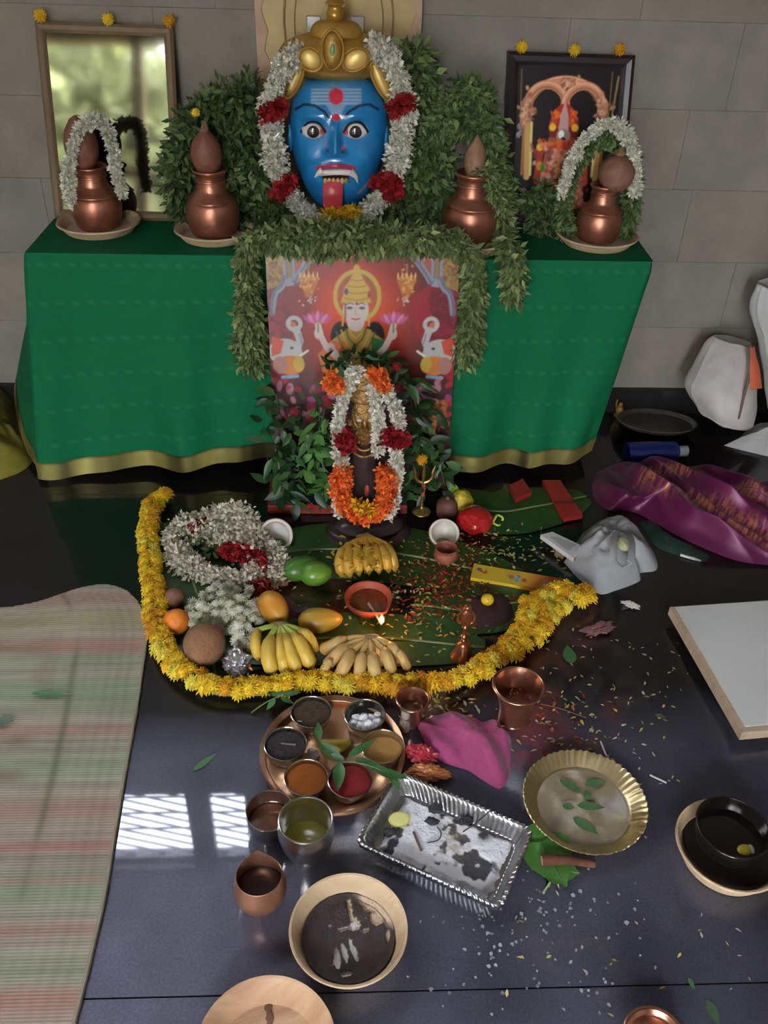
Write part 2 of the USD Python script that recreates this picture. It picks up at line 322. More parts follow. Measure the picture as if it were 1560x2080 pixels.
# trees of the yard, which the mirror shows
TREES = [(-3.1, -7.6, 3.6, 1.35, (.22, .23, .11), 'bushy yellow-green yard tree seen in the mirror'), (-0.2, -13.5, 4.6, 1.5, (.42, .42, .17), 'pale yellow-green yard tree standing far behind the bushy one'),
         (-10.0, -12.6, 5.0, 1.8, (.17, .23, .11), 'tall dark green yard tree at the corner of the yard'), (.9, -7.4, 3.4, 1.3, (.2, .21, .13), 'low olive green yard tree across from the doorway'), (-5.0, -12.4, 6.0, 2.2, (.30, .32, .12), 'big pale green yard tree filling the mirror view'), (5.2, -12.0, 5.0, 1.8, (.18, .2, .12), 'tall olive yard tree behind the low one')]
for i, (x, y, h, r, c, lab) in enumerate(TREES):
    t = Thing('tree', lab, 'tree', (x, y, -.1))
    part(t, 'trunk', tube([[0, 0, 0], [.05, 0, h*.4], [0, .05, h*.8]], [.14, .11, .05], 10), mat('bark', (.2, .14, .09), rough=.9))
    v, f, cc = foliage([[[0, 0, h*.35, r], [.2, 0, h*.6, r], [0, 0, h*.95, r*.8]]], 5200, .34, 60+i, c=(c, np.array(c)*1.4, np.array(c)*.6)); part(t, 'crown', (v, f), M_leaf, smooth=False, col=cc, kind='stuff')

# ------------------------------------------------------------------ bench cloth
def bench_cloth():
    A = [(-.702, 2.205), (-.706, 1.95), (.712, 1.95), (.717, 2.15)]
    per = []
    for k in range(3):
        n = (16, 170, 14)[k]; a, b = np.array(A[k]), np.array(A[k+1])
        for t in np.linspace(0, 1, n, endpoint=False): per.append((*(a+(b-a)*t), k, t))
    per.append((*A[3], 2, 1.0)); N = len(per); nz = 70
    P = np.zeros((N, nz+1, 3)); Cc = np.zeros((N, nz+1, 3)); BP = np.zeros((N, 7, 3))
    green = np.array([.003, .118, .044])
    for i, (x, y, k, t) in enumerate(per):
        nrm = np.array([(-1, 0), (0, -1), (1, 0)][k], float)
        s = i*.0085
        if k == 0: flare = .20*(1-t)**.8+.072*t; hem = .105*(1-t)+.012; bx, by = x-flare, y-.0*t
        elif k == 1:
            hem = np.interp(t, [0, .03, .33, .5, .75, 1], [.012, .010, .05, .045, .03, .035]); bx = x+np.interp(t, [0, .06, .2, .8, 1], [-.072, -.05, -.01, .0, -.055]); by = y+np.interp(t, [0, .05, .85, 1], [-.01, -.012, -.012, .05])
        else: hem = .05; bx, by = x-.05+.02*t, y+.05*(1-t)
        for j in range(nz+1):
            d = j/nz; z = TZ*(1-d)+hem*d; e = d**.9
            px, py = x+(bx-x)*e, y+(by-y)*e
            fold = (sin(s*17+d*2.2*(t-.3))+.6*sin(s*41+1+d))*.015*d**.8*(.5+.9*meshkit.noise(np.array([s*2.2, d*1.2, 0]))) - .012*math.exp(-((d-.45-.5*(t-.5))/.18)**2)*(k == 1)*sin(t*pi)
            if k == 1 and t < .12: fold += .02*d*sin(t/.12*pi)
            rr = .006*(1-min(d*25, 1))
            P[i, j] = [px+nrm[0]*(fold-rr), py+nrm[1]*(fold-rr), z]
            Cc[i, j] = green*(1+.10*(meshkit.noise(np.array([s*60, z*400, 0]))-.5))
            if j % 11 == 3 and i % 4 < 2: Cc[i, j] = green*.9+np.array([.012, .03, .02])
    jb = nz-6
    BP = P[:, jb:].copy()
    off = np.array([[(-1, 0, 0), (0, -1, 0), (1, 0, 0)][p[2]] for p in per], float)*.0014; BP = BP+off[:, None]
    t = Thing('tablecloth', 'green silk cloth with a gold hem hanging over the altar bench', 'tablecloth', (0, 1.95, 0))
    cm = mat('green_silk', rough=.75, col=True, spec=.15)
    v, f = grid(P); part(t, 'drape', t.w((v, f)), cm, smooth=True, col=Cc.reshape(-1, 3))
    top = np.array([[-.702, 2.205, TZ], [-.706, 1.956, TZ], [.712, 1.956, TZ], [.717, 2.20, TZ]])
    nx, ny = 60, 14; u, w = np.meshgrid(np.linspace(0, 1, nx), np.linspace(0, 1, ny), indexing='ij'); TP = (top[1]*(1-u[..., None])+top[2]*u[..., None])*(1-w[..., None])+(top[0]*(1-u[..., None])+top[3]*u[..., None])*w[..., None]
    TP[..., 2] += .0012*(meshkit.noise(TP*40)-.5); tv, tf = grid(TP); part(t, 'top_cover', t.w((tv, tf)), cm, smooth=True, col=np.tile(green*.8, (len(tv), 1)))
    bv, bf = grid(BP); gr = rng(2); gc = np.zeros((N, 7, 3))
    for i in range(N): gc[i] = np.array([.40, .34, .10])*(.12+1.5*max(0, meshkit.fbm(np.array([i*.22, 0, 3.]), 2)-.22))
    gc[:, 0] *= .4; part(t, 'gold_border', t.w((bv, bf)), mat('gold_zari', rough=.42, metal=.55, col=True, bump=.2, bscale=400), smooth=True, col=gc.reshape(-1, 3), label='woven gold border along the hem')
bench_cloth()

# ------------------------------------------------------------------ framed things on the bench
def frame4(t, c00, c10, c01, w, d, m, name='frame_rail'):
    """mitred frame round a leaning rectangle: corners top-left, top-right, bottom-left"""
    c00, c10, c01 = map(np.asarray, (c00, c10, c01)); U = c10-c00; V = c01-c00; lu, lv = np.linalg.norm(U), np.linalg.norm(V); U = U/lu; V = V/lv; Nn = np.cross(U, V); Nn *= np.sign(-Nn[1]) or 1
    q = lambda u, v, n: c00+U*u+V*v+Nn*n
    prof = [(0, -.004), (0, d*.6), (w*.3, d), (w*.7, d*.75), (w, d*.35), (w, -.004)]
    cs = [(0, 0, 1, 1), (lu, 0, -1, 1), (lu, lv, -1, -1), (0, lv, 1, -1)]
    for k in range(4):
        a, b = cs[k], cs[(k+1) % 4]; P = np.array([[q(c[0]+c[2]*i, c[1]+c[3]*i, n) for i, n in prof] for c in (a, b)]); P = np.concatenate([P, P[:, :1]], 1)
        part(t, name, t.w(grid(P)), m, smooth=False)
    return q, lu, lv, Nn
# mirror
mc = [B(72, 44, 2.285), B(352, 54, 2.285), B(112, 437, 2.19)]
mc[2][2] = TZ+.002
mir = Thing('mirror', 'upright rectangular mirror in a thin wooden frame leaning on the stone wall', 'mirror', mc[2])
wood = mat('mirror_wood', (.20, .135, .075), (.15, .1, .055), 14, rough=.5, stretch=(1, 1, .2))
q, lu, lv, Nn = frame4(mir, *mc, .021, .014, wood)
gl = np.array([q(u, v, .003) for u, v in ((.017, .017), (lu-.017, .017), (lu-.017, lv-.017), (.017, lv-.017))]); part(mir, 'mirror_glass', mir.w((gl, [[0, 2, 1], [0, 3, 2]])), mat('silvered_glass', (.16, .162, .13), (.12, .122, .10), 9, rough=.05, metal=1.0), smooth=False)
part(mir, 'backing_board', mir.w(box([0, 0, 0], [1, 1, 1])) if 0 else mir.w((np.vstack([gl+(-Nn*.005), gl+(-Nn*.009)]), [[0, 1, 2], [0, 2, 3], [4, 6, 5], [4, 7, 6], [0, 4, 1], [1, 4, 5], [1, 5, 2], [2, 5, 6], [2, 6, 3], [3, 6, 7], [3, 7, 0], [0, 7, 4]])), wood, smooth=False)

# deity picture in the dark frame
fc = [B(1030, 104, 2.285), B(1289, 113, 2.285), B(1018, 438, 2.20)]; fc[2][2] = TZ+.002
pic = Thing('framed_picture', 'dark framed devotional print of a garlanded standing deity under a pink arch', 'picture', fc[2])
q, lu, lv, Nn = frame4(pic, *fc, .028, .012, mat('dark_frame_wood', (.022, .013, .014), rough=.35))
pp = Paint(1030, 1289, 104, 440, 130, 170, ph(22, 15, 16))
pk, pk2, pk3 = ph(168, 112, 84), ph(120, 72, 52), ph(190, 140, 110)
pp.ring(1153, 208, 90, 70, 15, pk, -pi, 0); pp.ring(1153, 208, 95, 75, 3, pk3, -pi, 0); pp.ring(1153, 208, 83, 63, 3, pk2, -pi, 0)
for s in (-1, 1):
    cx = 1153+s*44
    pp.ring(cx, 196, 46, 46, 18, pk, -pi, .1 if s > 0 else .2); pp.ring(cx, 196, 50, 50, 4, pk3, -pi, .0); pp.ring(cx, 196, 41, 41, 3, pk2, -pi, 0)
    pp.line([(cx+s*46, 190), (cx+s*48, 235)], 26, ph(140, 98, 78)); pp.line([(cx+s*44, 238), (cx+s*40, 350)], 14, ph(165, 128, 72)); pp.line([(cx+s*34, 232), (cx+s*32, 345)], 6, ph(190, 165, 105)); pp.line([(cx+s*52, 240), (cx+s*52, 345)], 5, ph(140, 90, 50))
    pp.dabs(40, lambda g, c=cx, s=s: (c+s*48+g.normal()*9, 205+g.normal()*16), [pk, pk2, pk3], 6, 5+s)
    pp.line([(1153+s*107, 120), (1153+s*105, 245)], 1.5, ph(120, 95, 60))
    pp.ell(1153+s*106, 240, 6, 7, ph(110, 95, 100)); pp.dabs(8, lambda g, s=s: (1153+s*106+g.normal()*5, 256+g.normal()*6), [ph(120, 110, 120)], 4, 9)
pp.line([(1275, 130), (1262, 260)], 4, ph(120, 100, 62))
pp.ell(1157, 144, 20, 10, pk2); pp.dabs(50, lambda g: (1157+g.normal()*12, 145+g.normal()*5), [pk, pk3, pk2], 4, 3)
red, gold, yel = ph(140, 32, 20), ph(160, 95, 40), ph(190, 145, 35)
pp.ell(1153, 240, 36, 48, ph(95, 24, 22)); pp.poly([(1118, 262), (1190, 262), (1215, 420), (1090, 420)], ph(120, 62, 48))
pp.dabs(260, lambda g: (1152+g.normal()*30, g.uniform(275, 415)), [ph(160, 125, 115), ph(120, 60, 55), ph(170, 90, 70), ph(100, 40, 36), ph(165, 120, 70)], 7, 1)
for s in (-1, 1):
    pp.line([(1153+s*6, 195), (1153+s*22, 210), (1153+s*24, 240)], 12, red); pp.dabs(30, lambda g, s=s: (1153+s*20+g.normal()*5, g.uniform(205, 240)), [ph(185, 85, 25), red], 5, 4+s)
    pp.ell(1153+s*27, 240, 8, 8, yel); pp.line([(1153+s*52, 285), (1153+s*60, 360)], 14, ph(135, 40, 22)); pp.ell(1153+s*55, 285, 8, 7, yel); pp.ell(1153+s*54, 325, 8, 10, ph(170, 100, 30))
pp.poly([(1153, 183), (1143, 215), (1141, 248), (1165, 248), (1163, 215)], ph(150, 120, 115)); pp.ell(1153, 258, 17, 15, ph(120, 95, 88)); pp.ell(1148, 255, 7, 9, ph(205, 200, 195)); pp.ell(1153, 266, 6, 6, ph(25, 20, 20))
pp.dabs(40, lambda g: (1152+g.normal()*26, 276+g.normal()*5), [ph(170, 80, 30), red], 6, 8); pp.ell(1107, 328, 6, 9, ph(40, 110, 30)); pp.dabs(40, lambda g: (1155+g.normal()*30, 425+g.normal()*8), [yel, red, ph(60, 90, 25)], 6, 18)
vv, cc = pp.mesh(q(.02, .02, .002), q(lu-.02, .02, .002), q(.02, lv-.02, .002)); part(pic, 'print', pic.w(vv), mat('glazed_print', rough=.3, col=True, spec=.3), smooth=True, col=cc, label='printed deity picture')
part(pic, 'backing_board', pic.w(grid(np.array([[q(.01, .01, -.003), q(.01, lv-.01, -.003)], [q(lu-.01, .01, -.003), q(lu-.01, lv-.01, -.003)]]))), wood, smooth=False)

# gilt arched panel behind the mask
ac = [B(515, -120, 2.288), B(857, -120, 2.288), B(520, 420, 2.25)]
arch = Thing('arched_panel', 'gilt arched backdrop panel with pink pillared edges behind the blue mask', 'panel', (0, 2.27, TZ))
x0, x1, zt = -.198, .178, 1.22; yp = 2.272
part(arch, 'board', arch.w(box([x0, yp, TZ], [x1, yp+.018, zt], .003)), mat('gilt_board', (.40, .28, .11), (.32, .21, .085), 14, rough=.5, metal=.15))
for s, xe in ((1, x0), (-1, x1)):
    prof = np.array([[xe+s*(.012+.032*(1-((k/23.)**.6))+.006*sin(k*1.7)), yp-.006, .75+k*.0205] for k in range(24)]); inner = prof; outer = np.array([[xe+s*.001, yp-.006, p[2]] for p in prof])
    P = np.stack([outer-[0, -.006, 0], outer, inner, inner+[0, .006, 0]], 1); part(arch, 'pillar_edge', arch.w(grid(P)), mat('pink_gilt', (.44, .26, .18), (.36, .22, .12), 25, rough=.55), smooth=False, label='pink carved edge of the arch')
for r_, w_ in ((.150, .004), (.122, .0025)):
    a = np.linspace(-.2, pi+.2, 40); part(arch, 'arch_moulding', arch.w(tube(np.stack([-.01+r_*np.cos(a)*.82, 0*a+yp-.002, 1.03+r_*1.25*np.sin(a)-.02], 1), w_, 8, flat=.6)), mat('gilt_moulding', (.42, .29, .11), rough=.4, metal=.4))
for x, y in ((637, 52), (726, 52)):
    c = B(x, y, yp); part(arch, 'silver_plaque', arch.w(box(c-[.016, .004, .02], c+[.016, .002, .02], .002)), mat('silver_plaque', (.4, .38, .36), rough=.4, metal=.4), label='small silver plaque on the panel')
# ------------------------------------------------------------------ the blue mask
WHITE = ((.76, .73, .62), (.86, .84, .75), (.62, .60, .49)); REDP = ((.32, .012, .018), (.42, .03, .03), (.20, .008, .012)); YEL = ((.72, .40, .015), (.82, .55, .04), (.55, .28, .01)); ORG = ((.85, .17, .03), (.9, .27, .05), (.62, .08, .02))
M_pet = mat('flower_petals', rough=.6, col=True, translucent=.25, spec=.2)
gold = mat('gold_paint', (.50, .29, .055), (.38, .2, .035), 22, rough=.34, metal=.55, bump=.1, bscale=90); goldl = mat('pale_gold_paint', (.66, .45, .13), rough=.4, metal=.35)
def MK(x, y, d): p = B(x, y, 2.13); return p+np.array([0, -(d-.04), .2*(d-.04)])
out = closed([(620, 160), (685, 152), (750, 160), (783, 200), (790, 250), (786, 300), (771, 352), (746, 402), (716, 430), (690, 437), (662, 431), (631, 405), (606, 360), (591, 310), (584, 260), (590, 205)], 180)
cc0 = np.array([686, 290]); T = np.linspace(0, 1, 84); PX = cc0+(out[None]-cc0)*T[:, None, None]; PX = np.concatenate([PX, PX[:, :1]], 1); X, Y = PX[..., 0], PX[..., 1]
TT = np.broadcast_to(T[:, None], X.shape); gs = lambda cx, cy, sx, sy: np.exp(-((X-cx)/sx)**2-((Y-cy)/sy)**2)
D = .082*(1-TT**2.4)**.62
nose = np.exp(-((X-682)/(5+6*np.clip((Y-235)/70, 0, 1)))**2)*np.clip((Y-232)/70, 0, 1)*np.clip((318-Y)/8, 0, 1)
D = D+.026*nose+.010*gs(666, 306, 7, 7)+.010*gs(698, 306, 7, 7)-.010*gs(637, 265, 24, 17)-.010*gs(722, 266, 24, 17)+.007*gs(635, 235, 26, 10)+.007*gs(728, 235, 26, 10)+.010*gs(628, 325, 22, 24)+.010*gs(744, 325, 22, 24)+.009*gs(684, 336, 26, 7)-.008*gs(683, 362, 24, 12)+.011*gs(684, 412, 24, 16)
p0 = B(685, 300, 2.13); mkv = np.stack([X, Y, D], -1); V = np.array([MK(*q) for q in mkv.reshape(-1, 3)]).reshape(mkv.shape)
pt = Paint.__new__(Paint); pt.X, pt.Y, pt.e = X, Y, 2.; blue = np.array([.016, .20, .46]); pt.C = np.zeros(X.shape+(3,))+blue*(.9+.25*meshkit.noise(mkv*.05))[..., None]
for k in range(5): pt.line([(634-2*k*0, 182+k*7), (732, 182+k*7)], 4.5, (.42, .52, .62), .75)
pt.poly([(662, 212), (704, 212), (690, 236), (676, 236)], (.35, .45, .58), .6)
pt.ell(683, 196, 15, 17, (.62, .03, .06)); pt.ell(683, 238, 8, 8, (.55, .03, .05)); pt.ell(676, 260, 3, 5, (.5, .55, .6), a=.4)
dark = (.012, .02, .04)
pt.line([(600, 222), (618, 212), (640, 214), (660, 227), (671, 242)], 5.5, dark); pt.line([(768, 222), (750, 212), (730, 214), (708, 227), (697, 242)], 5.5, dark)
for ex, s in ((637, 1), (722, -1)):
    pt.ell(ex, 264, 26, 18, dark, a=.5); pt.ell(ex, 264, 24, 16.5, (.5, .42, .42)); pt.ell(ex+s*20, 266, 6, 8, (.45, .06, .08))
pt.line([(664, 283), (661, 296), (668, 302)], 2, (.35, .08, .05), .7); pt.ell(698, 298, 4, 4, (.6, .12, .10)); pt.ell(666, 304, 4, 3, dark, a=.6); pt.ell(697, 306, 4, 3, dark, a=.6)
pt.line([(646, 340), (665, 336), (684, 334), (704, 336), (718, 340)], 10, (.42, .03, .06)); pt.line([(752, 365), (742, 378), (728, 392)], 5, (.45, .22, .05), .7)
pt.ell(682, 357, 28, 16, (.06, .02, .02))
msk = Thing('deity_mask', 'blue-faced crowned deity mask with staring eyes and long red tongue', 'mask', (p0[0], 2.15, TZ))
v, f = grid(V[::-1]); part(msk, 'face', msk.w((v, f)), mat('blue_enamel', rough=.2, col=True, spec=.6, coat=.6), smooth=True, col=pt.C[::-1].reshape(-1, 3))
rim = V[-1]; P = np.stack([rim, rim*[1, 0, 1]+[0, 2.185, .0]], 0); part(msk, 'back_rim', msk.w(grid(P)), mat('blue_enamel_plain', (.016, .20, .45), rough=.25), smooth=True)
def sz(px): return px*.00128
Dn = lambda x, y: float(D.reshape(-1)[np.argmin((X.reshape(-1)-x)**2+(Y.reshape(-1)-y)**2)])
eyew, iris, blk = mat('eye_white', (.62, .58, .56), rough=.15), mat('eye_iris', (.03, .025, .03), rough=.08, coat=1.), mat('eye_lid', (.01, .015, .03), rough=.3)
for ex in (637, 722):
    c = MK(ex, 263, Dn(ex, 263)-.004); e = part(msk, 'eye', msk.w(xf(ball(1, 3, s=(sz(20), .014, sz(14))), c)), eyew, label='painted white eyeball')
    part(e, 'iris', msk.w(xf(ball(1, 3, s=(sz(11.5), .006, sz(10.5))), c+[0, -.0095, -.002])), iris)
    part(msk, 'eyelid', msk.w(tube(path3([MK(ex-25, 268, Dn(ex-25, 268)+.002), MK(ex-14, 252, Dn(ex-14, 252)+.006), MK(ex, 247, Dn(ex, 247)+.008), MK(ex+14, 252, Dn(ex+14, 252)+.006), MK(ex+25, 268, Dn(ex+25, 268)+.002)], 20), .0026, 8)), blk)
teeth = mat('teeth_white', (.72, .68, .62), rough=.25); mouth = mat('tongue_red', (.58, .055, .075), (.48, .04, .055), 40, rough=.35)
dm = Dn(684, 350)
part(msk, 'upper_teeth', msk.w(tube(path3([MK(650, 350, dm), MK(668, 348, dm+.008), MK(684, 347, dm+.010), MK(702, 348, dm+.008), MK(716, 350, dm)], 20), [.0065]*20, 8)), teeth)
for a in ([(656, 345), (648, 350), (640, 358)], [(712, 347), (722, 356), (726, 369)]): part(msk, 'fang', msk.w(tube(path3([MK(x, y, dm+.006) for x, y in a], 10), np.linspace(.0095, .0012, 10), 8)), teeth)
for k in range(6): c = MK(661+k*8.5, 365, dm+.004); part(msk, 'lower_tooth', msk.w(xf(ball(1, 2, s=(.005, .005, .007)), c)), mat('gold_tooth', (.5, .36, .14), rough=.4))
tp = np.array([[MK(676.5+u*(20-2*abs(w-.3)), 366+w*62, dm+.010+.010*sin(min(w*2.2, 1)*pi/2)-.02*max(w-.5, 0)-.006*abs(u)**2) for u in np.linspace(-1, 1, 13)] for w in np.linspace(0, 1, 18)])
tb = tp+[0, .006, 0]; part(msk, 'tongue', msk.w(cat([grid(tp), grid(tb), grid(np.stack([tp[-1], tb[-1]])), grid(np.stack([tp[:, 0], tb[:, 0]])), grid(np.stack([tp[:, -1], tb[:, -1]]))])), mouth)
for ex in (588, 784): part(msk, 'ear', msk.w(xf(ball(1, 2, s=(.008, .012, .030)), MK(ex, 280, .012))), mat('blue_enamel_plain'))
band = path3([MK(577, 214, .016), MK(588, 170, .030), MK(609, 138, .040), MK(640, 127, .045), MK(662, 129, .048), MK(683, 137, .050), MK(704, 131, .048), MK(730, 129, .045), MK(761, 146, .038), MK(782, 184, .028), MK(793, 228, .014)], 60)
part(msk, 'crown_band', msk.w(tube(band, .0075, 10)), gold)
part(msk, 'crown_band', msk.w(tube(band+[0, .01, .016], .011, 10)), gold)
part(msk, 'crown_dome', msk.w(xf(ball(1, 4, s=(sz(101), .050, sz(40))), MK(685, 112, .004))), gold)
for (x, y, w, h, a, d) in ((597, 165, 9, 28, .5, .045), (632, 122, 18, 15, .5, .064), (722, 122, 21, 15, -.45, .064), (774, 165, 9, 30, -.5, .040)):
    R = rot(0, a, 0); c = MK(x, y, d); p = part(msk, 'crown_petal', msk.w(xf(ball(1, 3, s=(sz(w), .010, sz(h))), c, R)), goldl, label='pale gold petal of the crown')
    al = np.linspace(0, 2*pi, 40); part(p, 'petal_rim', msk.w(tube(xf((np.stack([sz(w+2)*np.cos(al), 0*al-.004, sz(h+2)*np.sin(al)], 1), np.zeros((0, 3), int)), c, R)[0], .0034, 8)), gold)
c = MK(676, 104, .078); alm = lambda w, h: np.array([[sz(w)*sin(a)*abs(sin(a))**.25, 0, sz(h)*cos(a)] for a in np.linspace(0, 2*pi, 48)])
gm = part(msk, 'crown_jewel', msk.w(xf(ball(1, 3, s=(sz(15), .012, sz(27))), c)), gold, label='almond shaped crown jewel')
part(gm, 'jewel_rim', msk.w(tube(alm(18, 30)+c, .0034, 8)), gold); part(gm, 'jewel_inset', msk.w(xf(ball(1, 3, s=(sz(8), .010, sz(18))), c+[0, -.007, 0])), goldl); part(gm, 'green_stone', msk.w(xf(ball(1, 2, s=(sz(4), .004, sz(9))), c+[0, -.016, .003])), mat('green_stone', (.12, .3, .12), rough=.1))
c = MK(683, 54, .012); part(msk, 'crown_neck', msk.w(xf(lathe(smoothprof([(0, -.022), (.052, -.020), (.056, -.006), (.044, .010), (.02, .016), (.012, .03), (0, .032)]), 40, 1, .6), c)), gold)
c = MK(681, 16, .012); part(msk, 'crown_finial', msk.w(xf(lathe(smoothprof([(0, -.024), (.014, -.022), (.02, -.010), (.016, .004), (.022, .012), (.012, .02), (0, .03)]), 30), c)), gold)
for k in range(5): part(msk, 'finial_bead', msk.w(xf(ball(.005, 2), c+[(k-2)*.008, -.008, .016-.003*abs(k-2)])), goldl)

def flowers(t, name, pxs, Y, r, n, size, seed, cols, lab=None, dy=0., wd=.34, droop=.1):
    ps = [pxpath(p, Y, r) for p in pxs] if Y is not None else pxs
    v, f, c = foliage(ps, n, size, seed, c=cols, droop=droop, wd=wd); return part(t, name, t.w((v, f)), M_pet, smooth=False, col=c, kind='stuff', label=lab)
def core(t, ps, frac, m, name='garland_string'):
    for p in ps: p = np.asarray(p, float); q = path3(p, 40); part(t, name, t.w(tube(q[:, :3], q[:, 3]*frac, 8)), m)
whitecore = mat('white_flower_core', (.48, .48, .36), (.62, .62, .52), 120, rough=.8, bump=.6, bscale=160)
yc = 2.09; mg = [[(640, 444), (600, 410), (568, 356), (554, 290), (551, 240), (555, 190), (574, 142), (606, 104, .04)], [(728, 444), (779, 398), (804, 345), (817, 285), (820, 225), (810, 160), (783, 112), (757, 90, .05)]]
gar = Thing('flower_garland', 'thick white flower garland with red rose bands framing the blue mask', 'garland', B(640, 437, yc))
core(gar, [pxpath(p, yc, 19) for p in mg], .7, whitecore)
flowers(gar, 'white_petals', mg, yc, 20, 15000, .0105, 1, WHITE)
for k, (a, b) in enumerate([((540, 232), (572, 216)), ((566, 392), (592, 366)), ((796, 222), (830, 206)), ((765, 372), (800, 368)), ((792, 398), (806, 384))]): flowers(gar, 'rose_band', [[a, b]], yc-.022, 11, 420, .012, 20+k, REDP, 'red rose band of the garland', wd=.6)
flowers(gar, 'yellow_band', [[(662, 438), (685, 442), (708, 436), (722, 428)]], yc-.03, 13, 900, .011, 30, YEL, 'yellow flower cluster under the chin')
g = rng(3); tin = []
for p in mg:
    q = path3(np.asarray(pxpath(p, yc-.02, 25)), 46)
    for r in q: d = g.normal(size=3); d /= np.linalg.norm(d); tin.append(xf(box([-.006, -.0008, -.0008], [.006, .0008, .0008]), r[:3]+d*[1, .5, 1]*r[3]*.9, rot(*g.uniform(-1, 1, 3))))
part(gar, 'silver_tinsel', gar.w(cat(tin)), mat('tinsel', (.85, .85, .85), rough=.12, metal=1.), kind='stuff')

# ------------------------------------------------------------------ copper pots on areca plates
copper = mat('copper', (.48, .20, .125), (.34, .13, .08), 26, rough=.36, metal=.8, bump=.05, bscale=40)
arec = mat('areca_leaf', (.50, .36, .22), (.40, .27, .15), 16, rough=.7, bump=.15, bscale=60, stretch=(1, 8, 1)); husk = mat('coconut_husk', (.25, .115, .055), (.17, .075, .035), 60, rough=.85, bump=.5, bscale=130, stretch=(1, 1, .25)); grain = mat('rice_grains', (.5, .42, .33), (.4, .33, .25), 200, rough=.8, bump=.5, bscale=300)
def pot(loc, s, lab, R=1.):
    t = Thing('copper_pot', lab, 'pot', loc)
    body = smoothprof([(0, .001), (.036, .001), (.052, .004), (.060, .030), (.0625, .055), (.058, .074), (.0525, .082)], 6)
    part(t, 'body', xf(lathe(np.vstack([body]), 48), s=s), copper)
    part(t, 'shoulder', xf(lathe(smoothprof([(.0535, .080), (.0545, .084), (.046, .092), (.038, .100), (.035, .106)], 5), 48), s=s), copper)
    part(t, 'neck', xf(lathe(smoothprof([(.0355, .105), (.0335, .118), (.034, .134), (.0385, .143), (.040, .146), (.0385, .149), (.036, .148), (.031, .135), (.030, .11)], 5), 48), s=s), copper)
    for z, r in ((.0815, .0545), (.125, .0345)): part(t, 'ring', xf(lathe([(r-.002, z-.003), (r+.0015, z-.002), (r+.002, z), (r+.0015, z+.002), (r-.002, z+.003)], 48), s=s), copper)
    return t
def plate(name, lab, cat_, c, R, h, m, base=.6, wall=.004, lip=.006, group=None, rz=0.):
    t = Thing(name, lab, cat_, c, rz, group=group)
    pr = smoothprof([(0, 0), (R*base, 0), (R*(base+.12), h*.12), (R*.93, h*.7), (R, h*.96)], 5); inn = [(r-wall*.6, z+wall) for r, z in pr[::-1]]
    inn = [(max(a, 0), b) for a, b in inn]; prof = np.vstack([pr, [(R+lip*.5, h), (R+lip*.2, h+wall*.9)], inn]); prof[-1] = (0, wall)
    part(t, 'dish', lathe(prof, 64), m); return t
POTS = [(203, 464, .93, 'copper pot in front of the mirror, under a white flower string', 'areca leaf plate of rice under the pot in front of the mirror'), (436, 480, .98, 'dark copper pot among leaves between the mirror and the blue mask', 'areca leaf plate under the pot between mirror and mask'),
        (951, 497, 1.06, 'tall copper pot among leaves between the blue mask and the dark framed picture', 'areca leaf plate under the pot between the mask and the dark framed picture'), (1211, 492, .86, 'copper pot in front of the dark framed picture, holding a round coconut', 'areca leaf plate under the pot in front of the dark framed picture')]
PC = []
for k, (x, y, s, lab, lab2) in enumerate(POTS):
    c = F(x, y-6, TZ+.009); c[1] = min(c[1], 2.115); PC.append(c)
    pl = plate('areca_plate', lab2, 'plate', [c[0], c[1], TZ+.0006], .094 if k != 1 else .09, .020, arec, .72)
    rv = lathe(smoothprof([(0, .0085), (.05, .0085), (.07, .007), (.074, .005)], 4), 40); obj('rice_bed', xf(rv, [c[0], c[1], TZ]), grain, ['bed of rice under the pot by the mirror', 'bed of rice under the dark pot among the leaves', 'bed of rice under the tall pot by the mask', 'bed of rice under the pot by the framed picture'][k], 'rice', kind='stuff')
    pot(c, s, lab)
def nut(c, sx, sz_, lab, seed, m=husk, tuft=True, tip=.35):
    t = Thing('coconut', lab, 'coconut', c); v, f = ball(1, 4, .05, 2, seed); v[:, :2] *= (1-tip*np.clip(v[:, 2], 0, 1)**2)[:, None]; part(t, 'husk', (v*[sx, sx, sz_], f), m, smooth=True)
    if tuft: part(t, 'tuft', tube([[0, 0, sz_*.9], [.002, 0, sz_*1.15], [.004, 0, sz_*1.4]], [sx*.3, sx*.22, sx*.05], 8), mat('husk_fibre', (.3, .16, .07), (.2, .1, .05), 150, rough=.95, bump=.8, bscale=300, stretch=(1, 1, .1)))
    return t
nz = lambda k: PC[k]+np.array([0, 0, .149*POTS[k][2]])
nut(nz(0)+[-.012, 0, .044], .037, .062, 'elongated reddish brown coconut on the pot in front of the mirror', 1, mat('coconut_red', (.20, .07, .04), (.14, .05, .028), 50, rough=.6, bump=.3), False, .2)
nut(nz(1)+[-.004, 0, .032], .034, .050, 'red-brown coconut on the dark pot among the leaves', 2, mat('coconut_red'), True, .15)
nut(nz(2)+[0, 0, .030], .024, .050, 'slim pale brown coconut with pointed tip on the tall pot', 3, mat('coconut_pale', (.27, .14, .08), (.21, .105, .06), 50, rough=.75, bump=.4), False, .75)
nut(nz(3)+[.018, -.01, .028], .041, .041, 'round brown coconut with pinkish point on the pot by the dark framed picture', 4, mat('coconut_round', (.22, .10, .065), (.16, .07, .045), 40, rough=.7, bump=.3), True, .0)
